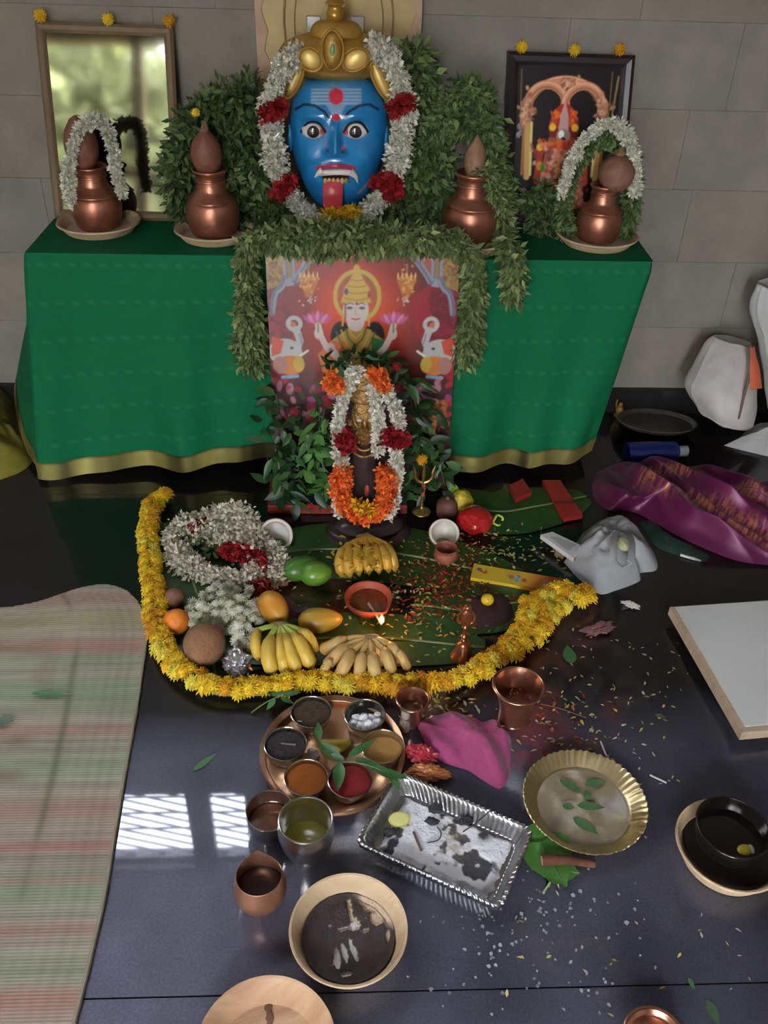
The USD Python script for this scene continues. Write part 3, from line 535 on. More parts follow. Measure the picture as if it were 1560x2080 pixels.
for k, (pts, r, n, lab) in enumerate([([(143, 410), (138, 360), (146, 310), (158, 270), (178, 248), (205, 246), (222, 275), (232, 320), (240, 365), (250, 398)], 11, 1500, 'white flower string looped over the pot and coconut by the mirror'), ([(1142, 395), (1150, 360), (1168, 315), (1195, 275), (1230, 252), (1262, 262), (1284, 300), (1292, 345), (1288, 395)], 10, 1300, 'white flower string arching over the pot by the dark framed picture')]):
    Yg = PC[0][1]-.045 if k == 0 else PC[3][1]-.02
    t = Thing('flower_string', lab, 'garland', B(*pts[0], Yg)); core(t, [pxpath(pts, Yg, r)], .5, whitecore); flowers(t, 'white_petals', [pts], Yg, r, n*3, .0085, 40+k, WHITE)

# ------------------------------------------------------------------ leaf garlands on the bench
G1 = ((.075, .125, .042), (.15, .205, .07), (.038, .068, .026)); G2 = ((.11, .18, .06), (.22, .29, .10), (.055, .10, .034)); G3 = ((.15, .205, .07), (.26, .31, .115), (.085, .13, .045))
garland_leaf('leafy_branch', 'heap of small-leaved green branches between the mirror and the blue mask', 'branch', [[(385, 440), (372, 370), (385, 300), (410, 240), (450, 205)], [(560, 440), (530, 380), (510, 310), (495, 250), (500, 190)], [(480, 470), (478, 400), (470, 340), (460, 280)], [(590, 460), (545, 430), (520, 460)]], 2.15, 40, 12096, 0.0232, 11, c=G1, ymax=2.275)
garland_leaf('leafy_branch', 'dense green branches rising between the blue mask and the tall copper pot', 'branch', [[(800, 440), (838, 380), (852, 300), (848, 210), (842, 120)], [(880, 450), (880, 380), (878, 300), (885, 240)], [(770, 455), (830, 440), (880, 420)]], 2.16, 36, 9676, 0.0248, 12, c=G2, ymax=2.265)
garland_leaf('leafy_branch', 'green leaf spray behind and over the tall copper pot', 'branch', [[(895, 260), (930, 200), (965, 190), (990, 250)], [(1000, 440), (1012, 390), (1000, 330), (985, 280), (950, 240)], [(1000, 460), (1020, 430), (1015, 380)]], 2.09, 27, 7257, 0.0201, 13, c=G2, ymax=2.27)
garland_leaf('leaf_garland', 'green leaf garland running over the top and down both sides of the poster', 'garland', [[(512, 740), (508, 660), (503, 580), (500, 515), (520, 490), (590, 484), (680, 484), (780, 485), (870, 487), (930, 497), (962, 535), (958, 610), (950, 680), (942, 728)]], 1.895, 27, 10713, 0.0186, 14, c=G3, droop=.8)
garland_leaf('leaf_garland', 'short green leaf string hanging over the cloth edge by the tall pot', 'garland', [[(1005, 470, .16), (1030, 500, .06), (1042, 530), (1045, 570), (1042, 605)]], 1.905, 20, 1900, 0.0201, 15, c=G3, droop=1.2)
garland_leaf('leaf_garland', 'green leaf garland laid along the bench top below the blue mask', 'garland', [[(520, 496), (600, 482), (690, 476), (770, 480), (860, 488), (900, 494)]], 2.00, 17, 5184, 0.0217, 16, c=G3, zmin=TZ+.002)
garland_leaf('leaf_garland', 'green leaf garland circling the pot by the dark framed picture', 'garland', [[(1150, 478), (1146, 430), (1152, 380), (1175, 325), (1205, 285), (1240, 282), (1268, 310), (1282, 370), (1280, 430), (1272, 480)]], PC[3][1]+.012, 17, 4492, 0.0155, 17, c=G2)
garland_leaf('leafy_branch', 'dark leafy sprig between the tall pot and the framed picture', 'branch', [[(1075, 400), (1090, 440), (1110, 470), (1140, 480)], [(1100, 380), (1120, 420), (1140, 450)]], 2.13, 17, 1900, 0.0217, 18, c=G1, zmin=TZ+.002)
garland_leaf('leaf_garland', 'green leaf string draped beside the copper pot in front of the mask', 'garland', [[(985, 345), (1010, 400), (1018, 450), (1030, 490)]], 2.03, 20, 2246, 0.0170, 19, c=G3, zmin=TZ+.002)
t = Thing('hand_bell', 'small grey bell among the leaves beside the dark framed picture', 'bell', F(1055, 436, TZ)); part(t, 'bell', lathe(smoothprof([(.016, .0), (.014, .012), (.010, .03), (.004, .042), (0, .044)], 5), 24), mat('grey_metal', (.35, .31, .28), rough=.35, metal=.8)); part(t, 'handle', lathe(smoothprof([(0, .043), (.004, .046), (.003, .06), (.006, .07), (0, .076)], 4), 16), mat('grey_metal'))

# ------------------------------------------------------------------ the poster
pa = [B(538, 503, 1.905), B(936, 507, 1.905)]; zb = .036; pa.append(np.array([pa[0][0]+.004, 1.835, zb]))
po = Thing('poster', 'colourful devotional poster of a crowned goddess with lotuses and elephants', 'poster', pa[2])
K = 1.2; P_ = Paint(538, 936, 503, 1060, 230, 320, ph(120, 28, 22, K)); Xp, Yp = P_.X, P_.Y
dd = np.hypot((Xp-725)/1.0, (Yp-640)/1.1); P_.C[:] = ph(72, 18, 16, K); P_.mixin(np.clip(1.25-dd/130, 0, 1), ph(172, 40, 20, K)); P_.mixin(np.clip(1-dd/105, 0, 1)*.7, ph(205, 85, 45, K))
P_.poly([(538, 560), (600, 575), (640, 600), (610, 680), (560, 800), (538, 900)], ph(110, 18, 24, K), .85); P_.poly([(936, 560), (880, 570), (835, 610), (850, 680), (900, 760), (936, 800)], ph(135, 16, 32, K), .85)
P_.dabs(60, lambda g: (538+g.uniform(0, 45), g.uniform(560, 760)), [ph(88, 14, 22, K), ph(120, 24, 34, K)], 13, 1); P_.dabs(60, lambda g: (885+g.uniform(0, 40), g.uniform(570, 700)), [ph(120, 18, 40, K), ph(90, 12, 28, K)], 13, 2)
gry, gry2, orn = ph(125, 123, 132, K), ph(92, 92, 108, K), ph(128, 98, 50, K)
for s in (-1, 1):
    cx = 737+s*0; e = 737+s*199
    P_.poly([(e, 503), (737+s*150, 503), (737+s*150, 575), (e, 590)], orn); P_.dabs(90, lambda g, s=s: (737+s*g.uniform(155, 199), g.uniform(503, 580)), [ph(150, 118, 66, K), ph(100, 66, 34, K)], 4, 4+s)
    P_.poly([(737+s*150, 503), (737+s*80, 503), (737+s*110, 530), (737+s*138, 570)], ph(140, 70, 50, K)); P_.dabs(40, lambda g, s=s: (737+s*g.uniform(100, 150), g.uniform(503, 525)), [ph(165, 100, 75, K), gry], 4, 14+s)
    P_.line([(737+s*152, 503), (737+s*152, 566)], 24, gry2); P_.line([(737+s*161, 503), (737+s*161, 566)], 5, gry); P_.line([(737+s*143, 503), (737+s*143, 566)], 5, gry); P_.line([(737+s*152, 503), (737+s*152, 566)], 8, orn); P_.poly([(737+s*166, 564), (737+s*136, 564), (737+s*143, 580), (737+s*158, 582)], gry)
    a_ = np.linspace(0, 1, 14); ar = [(737+s*(140-72*t), 570-67*math.sin(t*pi/2)**.9) for t in a_]; P_.line(ar, 13, gry2); P_.line([(x+s*3, y-3) for x, y in ar], 4, gry); P_.line([(x-s*4, y+3) for x, y in ar], 3, gry)
    lb = [(737+s*(160+30*math.sin(t*pi*.5)), 566+70*t+5*math.sin(t*9)) for t in a_]; P_.line(lb, 13, gry2); P_.line([(x-s*3, y+1) for x, y in lb], 4, gry)
for cx in (625, 827):
    P_.line([(cx, 535), (cx, 570)], 4, orn); P_.ell(cx, 568, 20, 10, ph(170, 110, 45, K)); P_.poly([(cx-20, 568), (cx+20, 568), (cx+6, 605), (cx-6, 605)], ph(165, 95, 40, K)); P_.dabs(40, lambda g, c=cx: (c+g.normal()*11, 575+g.normal()*14), [ph(195, 145, 75, K), ph(130, 70, 35, K)], 3, int(cx)); P_.dabs(10, lambda g, c=cx: (c+g.normal()*10, 612+g.normal()*8), [ph(190, 170, 150, K)], 2.5, int(cx)+1)
    for k in range(-2, 3): P_.ell(cx+k*9, 558, 1.6, 5, ph(210, 170, 110, K))
# goddess
gl_, gd, skin = ph(175, 140, 62, K), ph(130, 92, 38, K), ph(178, 160, 152, K)
P_.ring(725, 602, 46, 52, 9, gl_); P_.ring(725, 602, 40, 46, 3, gd); P_.ell(725, 596, 38, 42, ph(120, 80, 60, K), a=.5)
P_.ell(690, 690, 22, 34, ph(30, 18, 22, K)); P_.ell(762, 690, 22, 34, ph(30, 18, 22, K)); P_.poly([(652, 790), (668, 700), (705, 672), (748, 672), (785, 700), (805, 790)], ph(150, 118, 55, K))
P_.poly([(668, 700), (640, 730), (655, 790), (690, 790), (700, 700)], ph(170, 85, 35, K)); P_.poly([(790, 700), (800, 790), (760, 790), (755, 690)], ph(40, 88, 48, K)); P_.poly([(680, 720), (706, 740), (700, 800), (672, 800)], ph(45, 90, 55, K))
P_.ell(722, 660, 18, 18, skin); P_.ell(722, 632, 27, 33, skin); P_.line([(700, 615), (700, 650)], 4, ph(120, 80, 70, K)); P_.poly([(690, 616), (754, 616), (748, 585), (736, 562), (724, 540), (712, 562), (700, 585)], gl_); P_.ell(724, 590, 27, 20, gl_); P_.ell(724, 545, 7, 10, gl_)
for k in range(4): P_.line([(700+k*3, 606-k*13), (724, 611-k*14), (748-k*3, 606-k*13)], 2, gd)
P_.ell(702, 592, 4, 7, ph(60, 50, 110, K)); P_.ell(750, 598, 4, 8, ph(130, 60, 50, K)); P_.ell(724, 618, 3, 3, ph(130, 30, 30, K))
for s in (-1, 1): P_.line([(722+s*5, 619), (722+s*13, 616), (722+s*20, 620)], 2, ph(60, 40, 40, K)); P_.ell(722+s*13, 627, 6.5, 3, ph(70, 58, 62, K)); P_.line([(722+s*27, 640), (722+s*28, 665)], 4, gl_)
P_.line([(722, 625), (721, 640), (725, 642)], 1.6, ph(140, 115, 110, K)); P_.line([(714, 650), (722, 652), (730, 650)], 3, ph(150, 50, 55, K))
for k, r in enumerate((16, 24, 34, 46)): P_.line([(722-r*.9, 670+k*3), (722-r*.6, 685+k*10), (722, 694+k*16), (722+r*.6, 685+k*10), (722+r*.9, 670+k*3)], 3.2, gl_ if k % 2 == 0 else ph(60, 80, 52, K))
for s, cx in ((-1, 642), (1, 802)):
    for k in range(-3, 4): P_.ell(cx+k*7, 655-(9-abs(k)*2.2), 4.5, 12, ph(165, 75, 115, K) if k % 2 else ph(185, 110, 145, K), rotn=k*.28)
    P_.line([(cx, 665), (cx-s*6, 690), (cx-s*18, 715), (cx-s*38, 735)], 13, skin); P_.ell(cx-s*1, 683, 9, 13, skin); P_.line([(cx, 660), (cx, 680)], 3, ph(70, 110, 60, K))
P_.line([(690, 745), (672, 720)], 14, skin); P_.ell(668, 716, 9, 12, skin); P_.ell(668, 720, 4, 5, ph(150, 90, 100, K))
for s in (-1, 1):
    ex = 737+s*148; w, wd_ = ph(155, 151, 148, K), ph(118, 122, 135, K)
    P_.ell(ex+s*18, 725, 36, 30, w); P_.line([(ex-s*5, 725), (ex-s*14, 700), (ex-s*8, 678), (ex+s*6, 665)], 15, w); P_.ring(ex-s*3, 662, 13, 13, 9, w, -9, 9); P_.ell(ex-s*1, 664, 6, 6, ph(165, 95, 50, K)); P_.line([(ex-s*12, 735), (ex-s*30, 722)], 5, ph(190, 185, 175, K)); P_.ell(ex+s*4, 716, 4, 3, ph(50, 45, 55, K)); P_.line([(ex-s*18, 705), (ex-s*13, 685)], 4, wd_)
    P_.ell(ex+s*8, 755, 30, 22, ph(180, 105, 40, K)); P_.ell(ex-s*10, 752, 12, 18, ph(170, 140, 55, K)); P_.ell(ex+s*30, 755, 16, 20, ph(150, 105, 95, K)); P_.line([(ex-s*6, 780), (ex+s*25, 783)], 8, ph(120, 140, 165, K)); P_.poly([(ex+s*20, 700), (ex+s*45, 690), (ex+s*48, 735), (ex+s*28, 728)], ph(165, 60, 40, K))
P_.poly([(538, 800), (936, 790), (936, 1060), (538, 1060)], ph(60, 24, 34, K)); P_.dabs(120, lambda g: (g.uniform(545, 930), g.uniform(790, 900)), [ph(150, 60, 110, K), ph(120, 40, 50, K), ph(60, 70, 40, K), ph(165, 110, 120, K), ph(150, 30, 40, K)], 11, 41)
for k in range(6): P_.ell(852+k*8-(k % 2)*10, 800+k*8, 22, 6, ph(170, 95, 150, K), rotn=.3)
P_.poly([(880, 850), (925, 842), (925, 880), (890, 885)], ph(150, 85, 45, K)); P_.line([(898, 885), (896, 925)], 12, ph(150, 100, 50, K)); P_.dabs(40, lambda g: (g.uniform(885, 920), g.uniform(835, 880)), [ph(175, 115, 60, K), ph(110, 55, 35, K)], 5, 77)
vv, cc = P_.mesh(*pa); part(po, 'print', po.w(vv), mat('poster_paper', rough=.32, col=True, spec=.4), smooth=True, col=cc, label='printed picture of a crowned goddess')
U, Vd = pa[1]-pa[0], pa[2]-pa[0]; Np = np.cross(U, Vd); Np /= np.linalg.norm(Np); Np *= -np.sign(Np[1]); c8 = [a-Np*k for k in (.001, .006) for a in (pa[0], pa[1], pa[1]+Vd, pa[2])]
part(po, 'backing_card', po.w(trimesh.convex.convex_hull(np.array(c8))), mat('card_brown', (.25, .18, .12), rough=.9), smooth=False)
# ------------------------------------------------------------------ plank, idol, trident
teal = mat('teal_cloth', (.05, .12, .12), (.035, .085, .09), 60, rough=.8)
pk = Thing('plank', 'low red-edged plank under a dark teal cloth, at the foot of the poster', 'plank', [.02, 1.84, 0])
part(pk, 'board', pk.w(box([-.185, 1.775, .0005], [.16, 1.925, .026], .003)), mat('red_lacquer', (.30, .035, .02), (.2, .025, .02), 12, rough=.5)); 
X, Y = np.meshgrid(np.linspace(-.178, .154, 40), np.linspace(1.781, 1.92, 20), indexing='ij'); Z = .027+.004*meshkit.fbm(np.stack([X*20, Y*20, 0*X], -1), 3, 4); part(pk, 'cloth', pk.w(sheet_thick(grid(np.stack([X, Y, Z], -1)))), teal, smooth=True)
stone = mat('black_stone', (.030, .020, .022), (.045, .03, .03), 30, rough=.22, spec=.6)
Yi = 1.715
pl = Thing('idol_pedestal', 'dark stone pedestal under the garlanded idol', 'pedestal', [B(748, 1080, 1.70)[0], 1.70, 0])
part(pl, 'base', lathe(smoothprof([(0, .001), (.098, .001), (.1, .008), (.094, .018), (.08, .022)], 4), 56, 1, .68), stone); part(pl, 'upper_step', lathe(smoothprof([(.08, .021), (.082, .03), (.066, .042), (.05, .046), (0, .047)], 4), 56, 1, .68), stone)
idp = B(737, 1030, Yi); idp[2] = .047; idol = Thing('idol', 'slender dark stone idol with a gold face, hung with flower garlands', 'idol', idp)
zt = B(738, 745, Yi)[2]-.047; zk = B(735, 902, Yi)[2]-.047
part(idol, 'stone_body', lathe(smoothprof([(0, 0), (.034, 0), (.036, .01), (.03, .03), (.029, zk*.6), (.031, zk), (.034, zk*1.25), (.032, zt*.8), (.022, zt*.96), (0, zt)], 6), 40, 1, .8), stone)
goldi = mat('idol_gold', (.42, .25, .075), (.22, .12, .05), 120, rough=.35, metal=.7, bump=.5, bscale=160)
fz = zk+.075; fc_ = np.array([0, -.024, fz])
v, f = ball(1, 4); v = v*[.031, .020, .062]; v[:, 1] -= .012*np.exp(-((v[:, 0])/.005)**2-((v[:, 2]-.0)/.014)**2)*(v[:, 1] < 0)
fp = part(idol, 'gold_face', (v+fc_, f), goldi, smooth=True)
for s in (-1, 1): part(fp, 'eye', xf(ball(1, 2, s=(.006, .003, .004)), fc_+[s*.012, -.0185, .012]), mat('idol_eye', (.5, .46, .4), rough=.3)); part(idol, 'ear_ornament', xf(ball(.008, 2, .1), fc_+[s*.034, -.004, -.004]), goldi)
part(idol, 'crown', xf(lathe(smoothprof([(0, -.01), (.032, -.008), (.034, .008), (.028, .02), (.03, .03), (.018, .05), (.008, .062), (0, .07)], 4), 30, 1, .8), fc_+[0, .012, .055]), goldi)
for k, r in enumerate((.024, .031)): a = np.linspace(-.2, pi+.2, 24); part(idol, 'necklace', tube(np.stack([r*np.cos(a), 0*a-.036-.002*k, zk+.036-k*.006-r*1.3*np.sin(a)], 1), .0028, 6), goldi)
g = rng(8)
for k in range(14): part(idol, 'ornament_bead', xf(ball(g.uniform(.003, .0055), 2), [g.uniform(-.022, .022), -.046, zk+g.uniform(.02, .12)]), goldi)
part(idol, 'red_mark', xf(ball(1, 2, s=(.006, .004, .017)), [.008, -.0225, zk*.42]), mat('vermilion', (.4, .06, .03), rough=.7))
Yg = Yi-.052
for nm, lab, pths, r, n, cols, sd in [
    ('flower_garland', 'white flower strand falling along the idol beside the leafy sprays, with a rose', [[(722, 752), (704, 790), (692, 830), (686, 875), (690, 905), (694, 945), (690, 985), (688, 1040)]], 11, 4000, WHITE, 51),
    ('flower_garland', 'double white flower strand falling along the idol on the trident side, with a rose', [[(757, 765), (784, 790), (802, 830), (812, 868), (803, 905), (806, 950), (800, 1000), (791, 1046)], [(757, 780), (765, 820), (770, 870), (768, 920)]], 11, 5600, WHITE, 52),
    ('flower_garland', 'orange flower garland hanging in a loop round the foot of the idol', [[(697, 955), (690, 980), (697, 1012), (714, 1036), (742, 1050), (768, 1042), (782, 1015), (787, 985), (782, 955)]], 16, 4200, ORG, 53)]:
    yy = Yg if sd != 53 else Yg-.012
    t = Thing(nm, lab, 'garland', B(*pths[0][0], yy)); core(t, [pxpath(p, yy, r) for p in pths], .5, whitecore if sd < 53 else mat('orange_core', (.6, .13, .03), rough=.8))
    flowers(t, 'petals', pths, yy, r, n, .0095, sd, cols, wd=.4)
    if sd == 51: flowers(t, 'rose', [[(696, 888), (705, 905)]], yy-.015, 13, 330, .012, 54, REDP, 'deep red rose on the strand', wd=.7); flowers(t, 'orange_bloom', [[(672, 770), (684, 785)]], yy-.012, 12, 330, .012, 55, ORG, 'orange bloom near the top of the strand', wd=.5)
    if sd == 52: flowers(t, 'rose', [[(786, 888), (806, 890), (822, 895)]], yy-.015, 14, 450, .012, 56, REDP, 'deep red rose on the strand', wd=.7); flowers(t, 'orange_bloom', [[(758, 762), (772, 770), (780, 785)]], yy-.012, 13, 420, .012, 57, ORG, 'orange bloom near the top of the strand', wd=.5)
    if sd == 53: flowers(t, 'yellow_petals', [[(720, 1020), (735, 1035), (760, 1035)]], yy-.012, 10, 120, .014, 58, YEL, 'a few yellow petals in the loop')
tb_ = F(856, 1040, .031); brass = mat('brass', (.52, .33, .11), (.40, .24, .08), 30, rough=.3, metal=.9); tr = Thing('trident', 'small brass trident on a round foot, with a yellow flower stuck on it', 'trident', tb_)
th = B(856, 958, tb_[1])[2]-tb_[2]; part(tr, 'foot', lathe(smoothprof([(0, 0), (.021, 0), (.021, .004), (.012, .010), (.005, .016), (.0035, .03)], 4), 32), brass)
part(tr, 'shaft', tube([[0, 0, .012], [0, 0, th]], .0032, 10), brass); part(tr, 'red_wrap', tube([[0, 0, th*.42], [.001, 0, th*.6], [0, 0, th*.72]], [.0055, .0068, .0055], 10), mat('red_thread', (.35, .05, .03), rough=.8))
hh = .055
for s in (-1, 1): part(tr, 'outer_prong', tube(path3([[0, 0, th*.74], [s*.012, 0, th*.74+.004], [s*.021, 0, th*.74+.017], [s*.021, 0, th*.74+.03], [s*.026, 0, th*.74+.047]], 20), np.r_[np.linspace(.0038, .0044, 12), np.linspace(.0042, .0008, 8)], 8), brass)
part(tr, 'middle_prong', tube([[0, 0, th*.74], [0, 0, th*.74+.03], [0, 0, th*.74+.052]], [.004, .0045, .001], 8), brass)

# ------------------------------------------------------------------ blooms
def bloom_mesh(seed, R=1., ringsn=((17, 1., .02), (15, .9, .24), (13, .74, .44), (10, .54, .60), (6, .30, .72))):
    g = rng(seed); V, Fc, n = [], [], 0
    for k, r, z in ringsn:
        for i in range(k):
            a = 2*pi*(i+g.uniform(-.25, .25))/k+r*3; w = 1.1*pi*r/k; r1 = r*g.uniform(.86, 1.1); dz = g.uniform(-.12, .12)
            p = lambda rr, aa, zz: [rr*cos(aa), rr*sin(aa), zz]
            V += [p(r*.25, a, z*.8), p(r1*.8, a-w/r1*.55, z+.06+dz), p(r1, a, z+dz-.02), p(r1*.8, a+w/r1*.55, z+.06+dz)]; Fc += [[n, n+1, n+2], [n, n+2, n+3]]; n += 4
    v, f = ball(1, 1, s=(.62, .62, .46)); v = v+[0, 0, .18]
    return cat([(np.array(V)*R, np.array(Fc)), (v*R, f)])
MG = [mat('marigold_%d' % i, c, c2, 90, rough=.65, translucent=.15) for i, (c, c2) in enumerate([((.86, .56, .012), (.78, .44, .008)), ((.88, .64, .03), (.80, .52, .015)), ((.72, .38, .008), (.58, .26, .004)), ((.84, .68, .08), (.72, .58, .05))])]
BM = [bloom_mesh(i) for i in range(5)]
def aim(R0, d): return frame_to(d)
def mari(name, lab, c, d, R, k=0, group=None, m=None):
    return obj(name, xf(BM[k % 5], c, frame_to(d), R), m or MG[k % 3], lab, 'flower', group, smooth=False)
for k, (x, y, yy, lab) in enumerate([(82, 30, 2.272, 'marigold head on the mirror frame, at its outer corner'), (220, 37, 2.272, 'marigold head on the middle of the mirror top'), (343, 41, 2.272, 'marigold head on the mirror corner towards the blue mask'),
        (1060, 94, 2.272, 'marigold head on the dark frame, at the corner towards the blue mask'), (1167, 100, 2.272, 'marigold head on the middle of the dark frame top'), (1259, 99, 2.272, 'marigold head on the far corner of the dark frame')]):
    mari('marigold', lab, B(x, y+2, yy), (0, -.9, .25), .0155, k)
for x, y, yy, s, lab in ((661, 494, 1.90, .017, 'flattened marigold on the poster top, under the mask'), (703, 493, 1.90, .014, 'round marigold on the poster top, under the mask'), (397, 229, 2.09, .011, 'small marigold among the leaves beside the mirror'), (857, 934, tb_[1]-.004, .015, 'marigold stuck on the middle prong of the trident'), (598, 838, 1.80, .014, None)):
    if lab: mari('marigold', lab, B(x, y, yy), (0, -.8, .5), s, int(x))
def garl_marigold():
    pts = [(338, 1012), (312, 1030), (304, 1070), (300, 1110), (306, 1150), (312, 1190), (316, 1230), (318, 1268), (328, 1310), (352, 1350), (392, 1382), (440, 1402), (495, 1404), (545, 1402), (600, 1393), (650, 1392), (705, 1398), (760, 1394), (812, 1398), (862, 1396), (912, 1393), (955, 1375), (1000, 1345), (1040, 1312), (1066, 1270), (1082, 1240), (1108, 1216), (1150, 1206), (1186, 1224)]
    p2 = [(1064, 1232), (1098, 1240), (1112, 1268), (1082, 1300), (1050, 1325), (1015, 1335), (985, 1352)]; p3 = [(1192, 1210), (1150, 1228), (1122, 1250)]
    t = Thing('marigold_garland', 'long yellow marigold garland laid in a wide curve round the offerings', 'garland', F(700, 1395)); g = rng(31); n = 0
    for pp, r0 in ((pts, 1.), (p2, .95), (p3, .9)):
        q = path3([F(x, y, .018) for x, y in pp], 400); d = np.r_[0, np.cumsum(np.linalg.norm(np.diff(q, axis=0), axis=1))]; step = .0225; m_ = int(d[-1]/step)
        part(t, 'string', t.w(tube(q[::4], .010, 6)), mat('garland_core', (.35, .28, .03), (.2, .2, .03), 60, rough=.9))
        for s in np.linspace(0, d[-1], m_):
            c = np.array([np.interp(s, d, q[:, k]) for k in range(3)]); dr = np.array([np.interp(min(s+.01, d[-1]), d, q[:, k])-np.interp(max(s-.01, 0), d, q[:, k]) for k in range(3)]); dr /= np.linalg.norm(dr); sd = np.array([-dr[1], dr[0], 0])
            for a in (-1, 1):
                th = a*g.uniform(.25, .95); nrm = sd*sin(th)+np.array([0, 0, cos(th)])+dr*g.uniform(-.3, .3); nrm /= np.linalg.norm(nrm)
                mi = g.choice([0, 0, 1, 1, 2, 3]); n += 1
                part(t, 'bloom', t.w(xf(BM[g.integers(5)], c+nrm*.015*r0+dr*g.uniform(-.004, .004), frame_to(nrm), g.uniform(.0185, .0235)*r0)), MG[mi], smooth=False)
garl_marigold()

# ------------------------------------------------------------------ banana leaves on the floor
bl = mat('banana_leaf', (.022, .062, .014), (.035, .09, .02), 18, rough=.4, spec=.5, bump=.12, bscale=60); rib_m = mat('banana_leaf_rib', (.12, .17, .05), rough=.5)
def banana_leaf(lab, pts, wpx, z0, seed):
    q = path3([F(x, y, z0) for x, y in pts], 40); d = np.gradient(q, axis=0); d /= np.linalg.norm(d, axis=1, keepdims=True); sd = np.stack([-d[:, 1], d[:, 0], 0*d[:, 0]], 1); w = wpx*mpp(q[20])*np.sin(pi*np.linspace(.06, .97, 40))**.5
    u = np.linspace(-1, 1, 15); P = q[:, None]+sd[:, None]*(u[None, :, None]*w[:, None, None]); P[..., 2] += .004*abs(u)[None]*(1-abs(u))[None]*4*.4+.003*(meshkit.fbm(P*[16, 16, 1]+seed, 3, seed))
    t = Thing('banana_leaf', lab, 'leaf', q[20]); part(t, 'blade', t.w(sheet_thick(grid(P), .0006)), bl, smooth=True); part(t, 'midrib', t.w(tube(q+[0, 0, .0035], .003, 6)), rib_m); return t
banana_leaf('banana leaf spread under the clay lamp and the hands of bananas', [(500, 1325), (640, 1300), (800, 1300), (985, 1318)], 78, .0012, 1)
banana_leaf('banana leaf lying under the green mangoes and coconut halves', [(480, 1150), (620, 1120), (800, 1125), (1060, 1180)], 95, .0018, 2)
banana_leaf('banana leaf spread under the red boxes near the cloth hem', [(900, 1005), (1000, 1040), (1090, 1030), (1190, 1010)], 75, .001, 3)
banana_leaf('banana leaf under the white flower heap by the woven mat', [(350, 1060), (385, 1160), (420, 1270), (440, 1390)], 95, .0008, 4)
banana_leaf('banana leaf beneath the brass bell and the marigold curve', [(840, 1230), (960, 1240), (1060, 1225), (1130, 1240)], 70, .0014, 5)

def ell_fruit(name, lab, cat_, x, y, rx, ry, rz_m, m, az=0., tip=.0, z=None, ln=None, stem=True, tilt=0., sd=0, kids=None):
    """an egg-shaped fruit lying on the floor; rx, ry in pixels"""
    c0 = F(x, y, rz_m); s = mpp(c0); v, f = ball(1, 4, .03, 1.6, sd+5); v[:, 1:] *= (1-tip*np.clip(v[:, 0], -1, 1)*.5)[:, None]
    R = rot(tilt, 0, az); t = Thing(name, lab, cat_, c0); v = (v*[rx*s, ry*s, rz_m]) @ R.T; v[:, 2] += max(0, -v[:, 2].min()-rz_m+.0008)+.0008; part(t, 'flesh' if name != 'coconut' else 'husk', (v, f), m, smooth=True)
    if stem: e = R @ np.array([-rx*s*.99, 0, 0.0]); part(t, 'stem', tube([e*.97, e*1.04+[0, 0, .001], e*1.09+[0, 0, .003]], [.003, .0025, .002], 6), mat('fruit_stem', (.12, .08, .03), rough=.9))
    return t
mango_m = mat('mango_skin', (.50, .20, .02), (.58, .29, .035), 14, rough=.38, spec=.4); mango_y = mat('mango_yellow', (.46, .25, .02), (.36, .26, .03), 16, rough=.4)
gm_ = mat('green_mango', (.085, .21, .022), (.12, .28, .03), 12, rough=.35)
ell_fruit('mango', 'orange ripe mango beside the white chrysanthemum bunch', 'mango', 556, 1238, 42, 29, .033, mango_m, -1.0, .3)
ell_fruit('mango', 'yellow-green mango lying between the clay lamp and the bananas', 'mango', 651, 1261, 45, 27, .026, mango_y, .08, .35, sd=2)
ell_fruit('mango', 'pale green mango with a rounded end, in front of its darker twin', 'mango', 642, 1166, 33, 26, .027, gm_, .2, .2, sd=3)
ell_fruit('mango', 'dark green curved mango behind the paler one', 'mango', 612, 1155, 40, 25, .026, mat('green_mango_dark', (.05, .15, .02), (.075, .19, .025), 12, rough=.35), .55, .3, sd=4)
ell_fruit('orange', 'whole orange tucked beside the marigold curve and the brown coconut', 'orange', 358, 1264, 27, 26, .028, mat('orange_peel', (.78, .22, .015), (.7, .18, .012), 40, rough=.45, bump=.2, bscale=300), .3, 0, sd=6)
ell_fruit('coconut', 'large brown coconut beside the crumpled silver foil', 'coconut', 416, 1310, 43, 41, .045, mat('coconut_shell', (.27, .125, .06), (.2, .09, .042), 50, rough=.8, bump=.4, bscale=150), .7, .1, sd=7)
ell_fruit('coconut', 'small reddish brown coconut above the orange', 'coconut', 353, 1216, 22, 20, .022, mat('small_nut', (.22, .09, .055), (.17, .07, .04), 50, rough=.7), .3, 0, sd=8)

